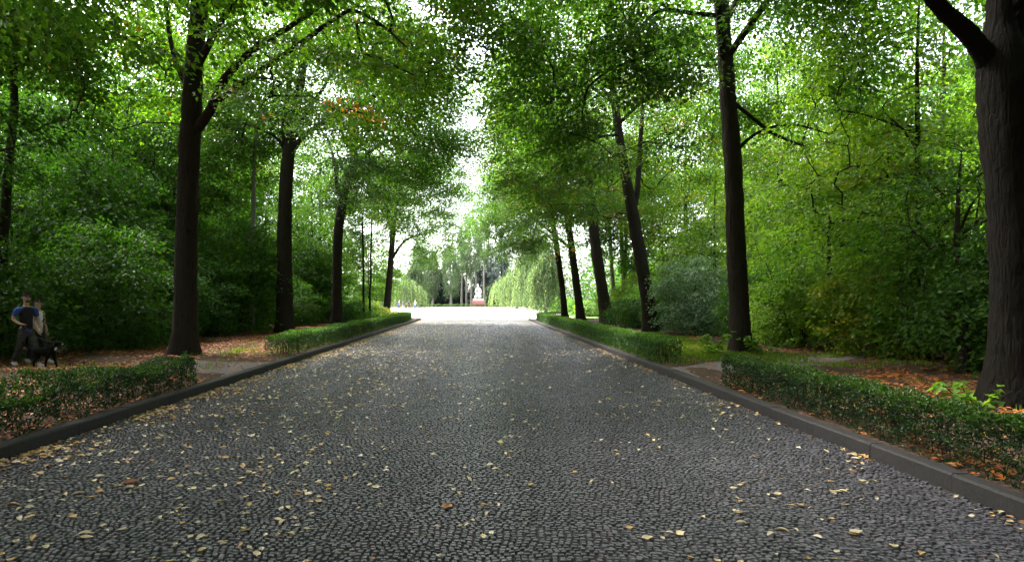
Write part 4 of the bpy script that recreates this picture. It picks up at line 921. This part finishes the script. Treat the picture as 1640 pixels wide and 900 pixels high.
def person(loc, rz, h, label, top, legs, shoes, hair=M['hair_dark'], stride=.32, lean=.0, arm_l=None, arm_r=None, vest=None, beard=False, longhair=False, female=False, group=None, straps=None):
    """faces local +X; joints scaled from a 1.78 m figure"""
    k = h / 1.78; root = empty('person', loc, label, 'person', group, rz)
    def V(x, y, z): # lean the trunk forward about the hips
        if z > .95: x = x + lean * (z - .95)
        return np.array([x, y, z]) * k
    sw = .165 if female else .195
    hipz = .93
    arm_l = arm_l or [(-.10, .27, 1.16), (.02, .27, .92), (.05, .26, .83)]
    arm_r = arm_r or [(.12, -.26, 1.17), (.25, -.22, .95), (.29, -.20, .87)]
    f, b = stride, -stride
    foot_f = [(f * .55, .09, .50), (f, .09, .09), (f + .10, .09, .045), (f + .19, .09, .03)]
    foot_b = [(b * .25, -.09, .49), (b, -.09, .13), (b + .07, -.09, .06), (b + .15, -.09, .03)]
    v = [V(0, 0, hipz), V(.005, 0, 1.08), V(.0, 0, 1.26), V(.0, 0, 1.41), V(.0, 0, 1.50), V(.015, 0, 1.58), V(.025, 0, 1.68), V(.02, 0, 1.75)]
    e_ = [(0, 1), (1, 2), (2, 3), (3, 4), (4, 5), (5, 6), (6, 7)]
    r = [(.13, .105), (.125, .10), (.15, .11), (.12, .09), .056, (.068, .072), (.080, .095), (.055, .065)]
    r = [(q[0] * k, q[1] * k) if isinstance(q, tuple) else (q * k, q * k) for q in r]
    def chain(start, pts, rr):
        prev = start
        for p_, q in zip(pts, rr): v.append(p_ if isinstance(p_, np.ndarray) else V(*p_)); e_.append((prev, len(v) - 1)); r.append((q * k, q * k)); prev = len(v) - 1
        return prev
    ends = []
    for s, arm in ((1, arm_l), (-1, arm_r)):
        i0 = chain(3, [(0, s * sw, 1.40)], [.062]); w_i = chain(i0, arm, [.046, .034, .036]); ends.append(w_i)
        dv = unit((v[w_i] - v[w_i - 1])[None])[0]; sd = unit(np.cross(dv, [0, 0, 1.0])[None])[0] if abs(dv[2]) < .95 else np.array([1.0, 0, 0])
        for q, off in enumerate((-.03, -.01, .01, .03)):
            ln = (.075, .088, .082, .064)[q] * k
            chain(w_i, [v[w_i] + sd * off * k + dv * ln * .55, v[w_i] + sd * off * .9 * k + dv * ln + np.array([0, -s, 0]) * .015 * k], [.009, .007])
        chain(w_i - 1, [v[w_i] + sd * .045 * k - dv * .02 * k, v[w_i] + sd * .055 * k + dv * .03 * k], [.011, .008])
    for s, leg in ((1, foot_f), (-1, foot_b)):
        chain(0, [(0, s * .085, .86)] + leg, [.088, .062, .045, .042, .03])
    skin('body', v, e_, r, M['skin'], root, 1)
    # face: nose, ears, eyes; hair (and beard)
    g = Geo(); hd = V(.025, 0, 1.665)
    c, q = tube([hd + np.array([.085, 0, .02]) * k, hd + np.array([.108, 0, -.012]) * k, hd + np.array([.085, 0, -.025]) * k], np.array([.010, .014, .008]) * k, 7); g.add(c, q)
    for s in (-1, 1):
        c, q = tube([hd + np.array([-.005, s * .078, .028]) * k, hd + np.array([-.012, s * .09, .0]) * k, hd + np.array([-.002, s * .078, -.03]) * k], np.array([.008, .014, .007]) * k, 6); g.add(c, q)
    link('face_features', g.build('face_features', M['skin']), root)
    g = Geo()
    for s in (-1, 1):
        c, q = tube([hd + np.array([.084, s * .033 - .012, .022]) * k, hd + np.array([.088, s * .033, .024]) * k, hd + np.array([.082, s * .033 + .014, .022]) * k], np.array([.005, .009, .005]) * k, 6); g.add(c, q)
    link('eye', g.build('eye', M['eye']), root)
    hv = [hd + np.array(p_) * k for p_ in ((-.03, 0, .074), (-.05, 0, .015), (.02, 0, .10), (-.055, 0, -.05))]
    skin('hair', hv, [(0, 1), (0, 2), (1, 3)], [(.072 * k, .076 * k), (.066 * k, .082 * k), (.04 * k, .05 * k), ((.07 if longhair else .045) * k,) * 2], hair, root, 2)
    if beard:
        bv = [hd + np.array(p_) * k for p_ in ((.065, 0, -.075), (.03, .055, -.055), (.03, -.055, -.055))]; skin('beard', bv, [(0, 1), (0, 2)], [.034 * k, .028 * k, .028 * k], hair, root, 1)
    # clothes follow the body a little outside it
    sv = [V(0, 0, .80), V(0, 0, 1.08), V(0, 0, 1.26), V(0, 0, 1.41), V(0, 0, 1.47)]; se = [(0, 1), (1, 2), (2, 3), (3, 4)]; sr = [(.158 * k, .13 * k), (.145 * k, .122 * k), (.172 * k, .132 * k), (.142 * k, .112 * k), (.075 * k, .075 * k)]
    for s, arm in ((1, arm_l), (-1, arm_r)):
        sv.append(V(0, s * .11, 1.425)); se.append((3, len(sv) - 1)); sr.append((.092 * k, .085 * k)); sv.append(V(0, s * sw, 1.40)); se.append((len(sv) - 2, len(sv) - 1)); sr.append((.08 * k, .08 * k)); p = V(*arm[0]) * .75 + sv[-1] * .25
        if not straps: sv.append(p); se.append((len(sv) - 2, len(sv) - 1)); sr.append((.064 * k, .064 * k))
    skin('shirt', sv, se, sr, top, root, 2)
    if vest is not None: skin('vest', [sv[0], sv[1], sv[2], sv[3], V(0, .15, 1.44), V(0, -.15, 1.44)], [(0, 1), (1, 2), (2, 3), (3, 4), (3, 5)], [(q[0] * 1.10, q[1] * 1.12) for q in sr[:4]] + [(.075 * k, .085 * k)] * 2, vest, root, 2)
    tv = [V(0, 0, 1.03), V(0, 0, .88)]; te = [(0, 1)]; tr = [(.152 * k, .125 * k), (.15 * k, .125 * k)]
    for s, leg in ((1, foot_f), (-1, foot_b)):
        for p_, q in zip([(0, s * .085, .82)] + leg[:2], (.112, .084, .066)): tv.append(V(*p_)); te.append((1 if q == .112 else len(tv) - 2, len(tv) - 1)); tr.append((q * k, q * k))
    skin('trousers', tv, te, tr, legs, root, 2)
    for s, leg in ((1, foot_f), (-1, foot_b)):
        q = [np.array(p_) * k for p_ in leg[1:]]; q[0] = q[0] + [-.03 * k, 0, -.02 * k]; skin('shoe', q, [(0, 1), (1, 2)], [.052 * k, .05 * k, .038 * k], shoes, root, 2)
    if straps is not None:
        g = Geo()
        for s in (-1, 1):
            c, q = tube([V(.10, s * .09, 1.28), V(.085, s * .10, 1.42), V(0, s * .10, 1.475), V(-.09, s * .09, 1.38)], np.full(4, .018 * k), 6); g.add(c, q)
        link('strap', g.build('strap', straps), root)
    return root, [v[i] for i in ends]

Ym = 14.9; pm = ((42 - VX) / F * Ym, Ym, float(ground_z((42 - VX) / F * Ym, Ym)))
man, mends = person(pm, math.radians(-24), 1.74, 'bearded man with blue sleeves and dark vest, walking a black dog', M['blue_cloth'], M['camo_cloth'], M['white_cloth'], vest=M['dark_cloth'], beard=True, stride=.34,
       arm_r=[(-.06, -.27, 1.17), (.14, -.24, 1.06), (.20, -.21, 1.05)], arm_l=[(-.02, .28, 1.14), (.16, .24, .98), (.21, .22, .96)])
Yw = 15.7; pw = ((60 - VX) / F * Yw, Yw, float(ground_z((60 - VX) / F * Yw, Yw)))
person(pw, math.radians(-15), 1.60, 'woman in a white strappy top and dark trousers walking just behind the bearded man', M['white_cloth'], M['dark_cloth'], M['grey_cloth'], stride=.28, female=True, longhair=True, straps=M['red_cloth'])

def dog(loc, rz, label):
    root = empty('dog', loc, label, 'dog', None, rz)
    v = [(0, 0, .50), (-.20, 0, .49), (-.34, 0, .50), (.17, 0, .50), (.30, 0, .55), (.39, 0, .68), (.455, 0, .765), (.54, 0, .755), (.625, 0, .735), (.66, 0, .73)]
    e_ = [(0, 1), (1, 2), (0, 3), (3, 4), (4, 5), (5, 6), (6, 7), (7, 8), (8, 9)]
    r = [(.115, .135), (.09, .105), (.095, .115), (.115, .155), (.10, .125), .072, .078, .058, .04, .028]
    def ch(st, pts, rr):
        p = st
        for q, w_ in zip(pts, rr): v.append(q); e_.append((p, len(v) - 1)); r.append(w_); p = len(v) - 1
    for s, dx in ((1, .12), (-1, -.10)):
        ch(4, [(.24, s * .09, .40), (.22 + dx * .5, s * .09, .24), (.23 + dx, s * .09, .06), (.28 + dx, s * .09, .025)], [.058, .038, .028, .03])
        ch(2, [(-.30, s * .09, .40), (-.22 - dx * .6, s * .095, .28), (-.38 - dx, s * .095, .17), (-.37 - dx, s * .095, .05), (-.32 - dx, s * .095, .025)], [.078, .052, .028, .026, .03])
    ch(2, [(-.46, 0, .56), (-.60, 0, .60), (-.74, 0, .68), (-.82, 0, .78)], [.032, .03, .03, .018])
    skin('body', v, e_, r, M['black_fur'], root, 2)
    for s in (-1, 1): skin('ear', [(.44, s * .05, .82), (.43, s * .07, .875), (.45, s * .085, .915)], [(0, 1), (1, 2)], [(.03, .02), (.024, .012), .006], M['black_fur'], root, 1)
    skin('chest_patch', [(.385, 0, .52), (.40, 0, .60), (.43, 0, .66)], [(0, 1), (1, 2)], [.035, .045, .025], M['white_fur'], root, 1)
    skin('muzzle_patch', [(.60, 0, .722), (.655, 0, .718), (.675, 0, .722)], [(0, 1), (1, 2)], [(.03, .036), .03, .02], M['white_fur'], root, 1)
    g = Geo(); th = np.linspace(0, 2 * np.pi, 15); c, q = tube(np.stack([.40 + .085 * np.cos(th) * .55, .085 * np.sin(th), .685 - .085 * np.cos(th) * .75], -1), np.full(15, .012), 6); g.add(c, q); link('collar', g.build('collar', M['leather']), root)
    root.scale = (.78,) * 3
    return root
Yd = 14.6; pd = np.array([(71 - VX) / F * Yd, Yd, 0]); pd[2] = float(ground_z(pd[0], pd[1]))
the_dog = dog(tuple(pd), math.radians(-12), 'black dog with pale chest and muzzle, walking ahead of the bearded man')
def to_world(p, loc, rz): c_, s_ = math.cos(rz), math.sin(rz); return np.array([loc[0] + p[0] * c_ - p[1] * s_, loc[1] + p[0] * s_ + p[1] * c_, loc[2] + p[2]])
h0 = to_world(mends[1], pm, math.radians(-24)); h1 = to_world((.28, 0, .59), pd, math.radians(-12))
g = Geo(); lp = catmull([h0 + [-.03, 0, -.06], h0, h0 * .55 + h1 * .45 + [0, 0, -.10], h1], 6); c, q = tube(lp, np.full(len(lp), .009), 6); g.add(c, q)
tag(link('dog_leash', g.build('dog_leash', M['leather'])), 'dark leash running from the hand of the bearded man to the black dog', 'leash')

def far_person(px, Y, rz, h, label, top, legs, lean=0.0, hair=M['hair_dark'], **kw):
    person(((px - VX) / F * Y, Y, .004), rz, h, label, top, legs, M['dark_cloth'], hair=hair, lean=lean, group='distant strollers on the plaza', **kw)
far_person(637.5, 121, .1, 1.72, 'distant stroller in deep blue with a grey top, leaning forward', M['grey_cloth'], M['blue_cloth'], lean=.45, vest=M['blue_cloth'], hair=M['grey_cloth'])
far_person(645, 122, .2, 1.45, 'distant stroller in purple top and pale pink trousers beside the one in deep blue', M['purple_cloth'], M['pink_cloth'], hair=M['grey_cloth'])
far_person(655, 120, 1.0, 1.66, 'distant stroller all in black', M['dark_cloth'], M['dark_cloth'])
far_person(665, 119, 2.0, 1.70, 'distant stroller in pale yellow top and blue jeans', M['yellow_cloth'], M['jeans'], hair=M['yellow_cloth'])

# ------------------------------------------------------------------ the stone figure on its plinth
M['pale_stone'] = simple('pale_stone', (.40, .36, .34), .8, .25, .3, 3, .03)
M['red_granite'] = simple('red_granite', (.27, .11, .10), .45, .4, .3, 25, .003)
Ys = 153.0; st = empty('stone_statue', ((766 - VX) / F * Ys, Ys, 0), 'pale stone seated figure on a red granite plinth beyond the plaza', 'statue')
def block(name, w_, d_, z0, z1, m, bev=.06, parent=st):
    g = Geo(); prof = [(w_ / 2, d_ / 2, z0), (w_ / 2, d_ / 2, z1 - bev), (w_ / 2 - bev, d_ / 2 - bev, z1)]; v = []
    for a_, b_, z in prof: v += [[-a_, -b_, z], [a_, -b_, z], [a_, b_, z], [-a_, b_, z]]
    g.add(v, [[4 * l + i, 4 * l + (i + 1) % 4, 4 * l + 4 + (i + 1) % 4, 4 * l + 4 + i] for l in range(2) for i in range(4)] + [[8, 9, 10, 11]]); link(name, g.build(name, m, False), parent)
block('step', 4.2, 3.4, -.1, .34, M['red_granite']); block('plinth', 3.1, 2.6, .34, 1.62, M['red_granite'])
block('base_block', 2.7, 2.3, 1.62, 2.15, M['pale_stone'], .12)
v = [(.1, .1, 2.5), (.12, .1, 3.3), (.1, .05, 4.1), (.0, -.02, 4.75), (-.08, -.08, 5.1), (-.12, -.14, 5.45), (-.12, -.16, 5.72)]; e_ = [(i, i + 1) for i in range(6)]; r = [(.75, .62), (.62, .5), (.55, .42), (.42, .32), .2, (.26, .28), .2]
def ch(s_, pts, rr):
    p = s_
    for q, w_ in zip(pts, rr): v.append(q); e_.append((p, len(v) - 1)); r.append(w_); p = len(v) - 1
ch(0, [(-.5, -.5, 2.75), (-.62, -.85, 2.6), (-.66, -.95, 2.2)], [.42, .36, .4]); ch(0, [(.35, -.6, 2.75), (.4, -.95, 2.6), (.42, -1.0, 2.2)], [.42, .36, .38])
ch(3, [(-.52, -.1, 4.4), (-.66, -.4, 3.7), (-.4, -.75, 3.3)], [.24, .2, .16]); ch(3, [(.55, -.05, 4.4), (.72, -.2, 3.7), (.45, -.75, 3.25)], [.24, .2, .16])
ch(0, [(.55, .35, 2.3)], [.6]); ch(0, [(-.85, .1, 2.25)], [.5])
skin('figure', v, e_, r, M['pale_stone'], st, 2)
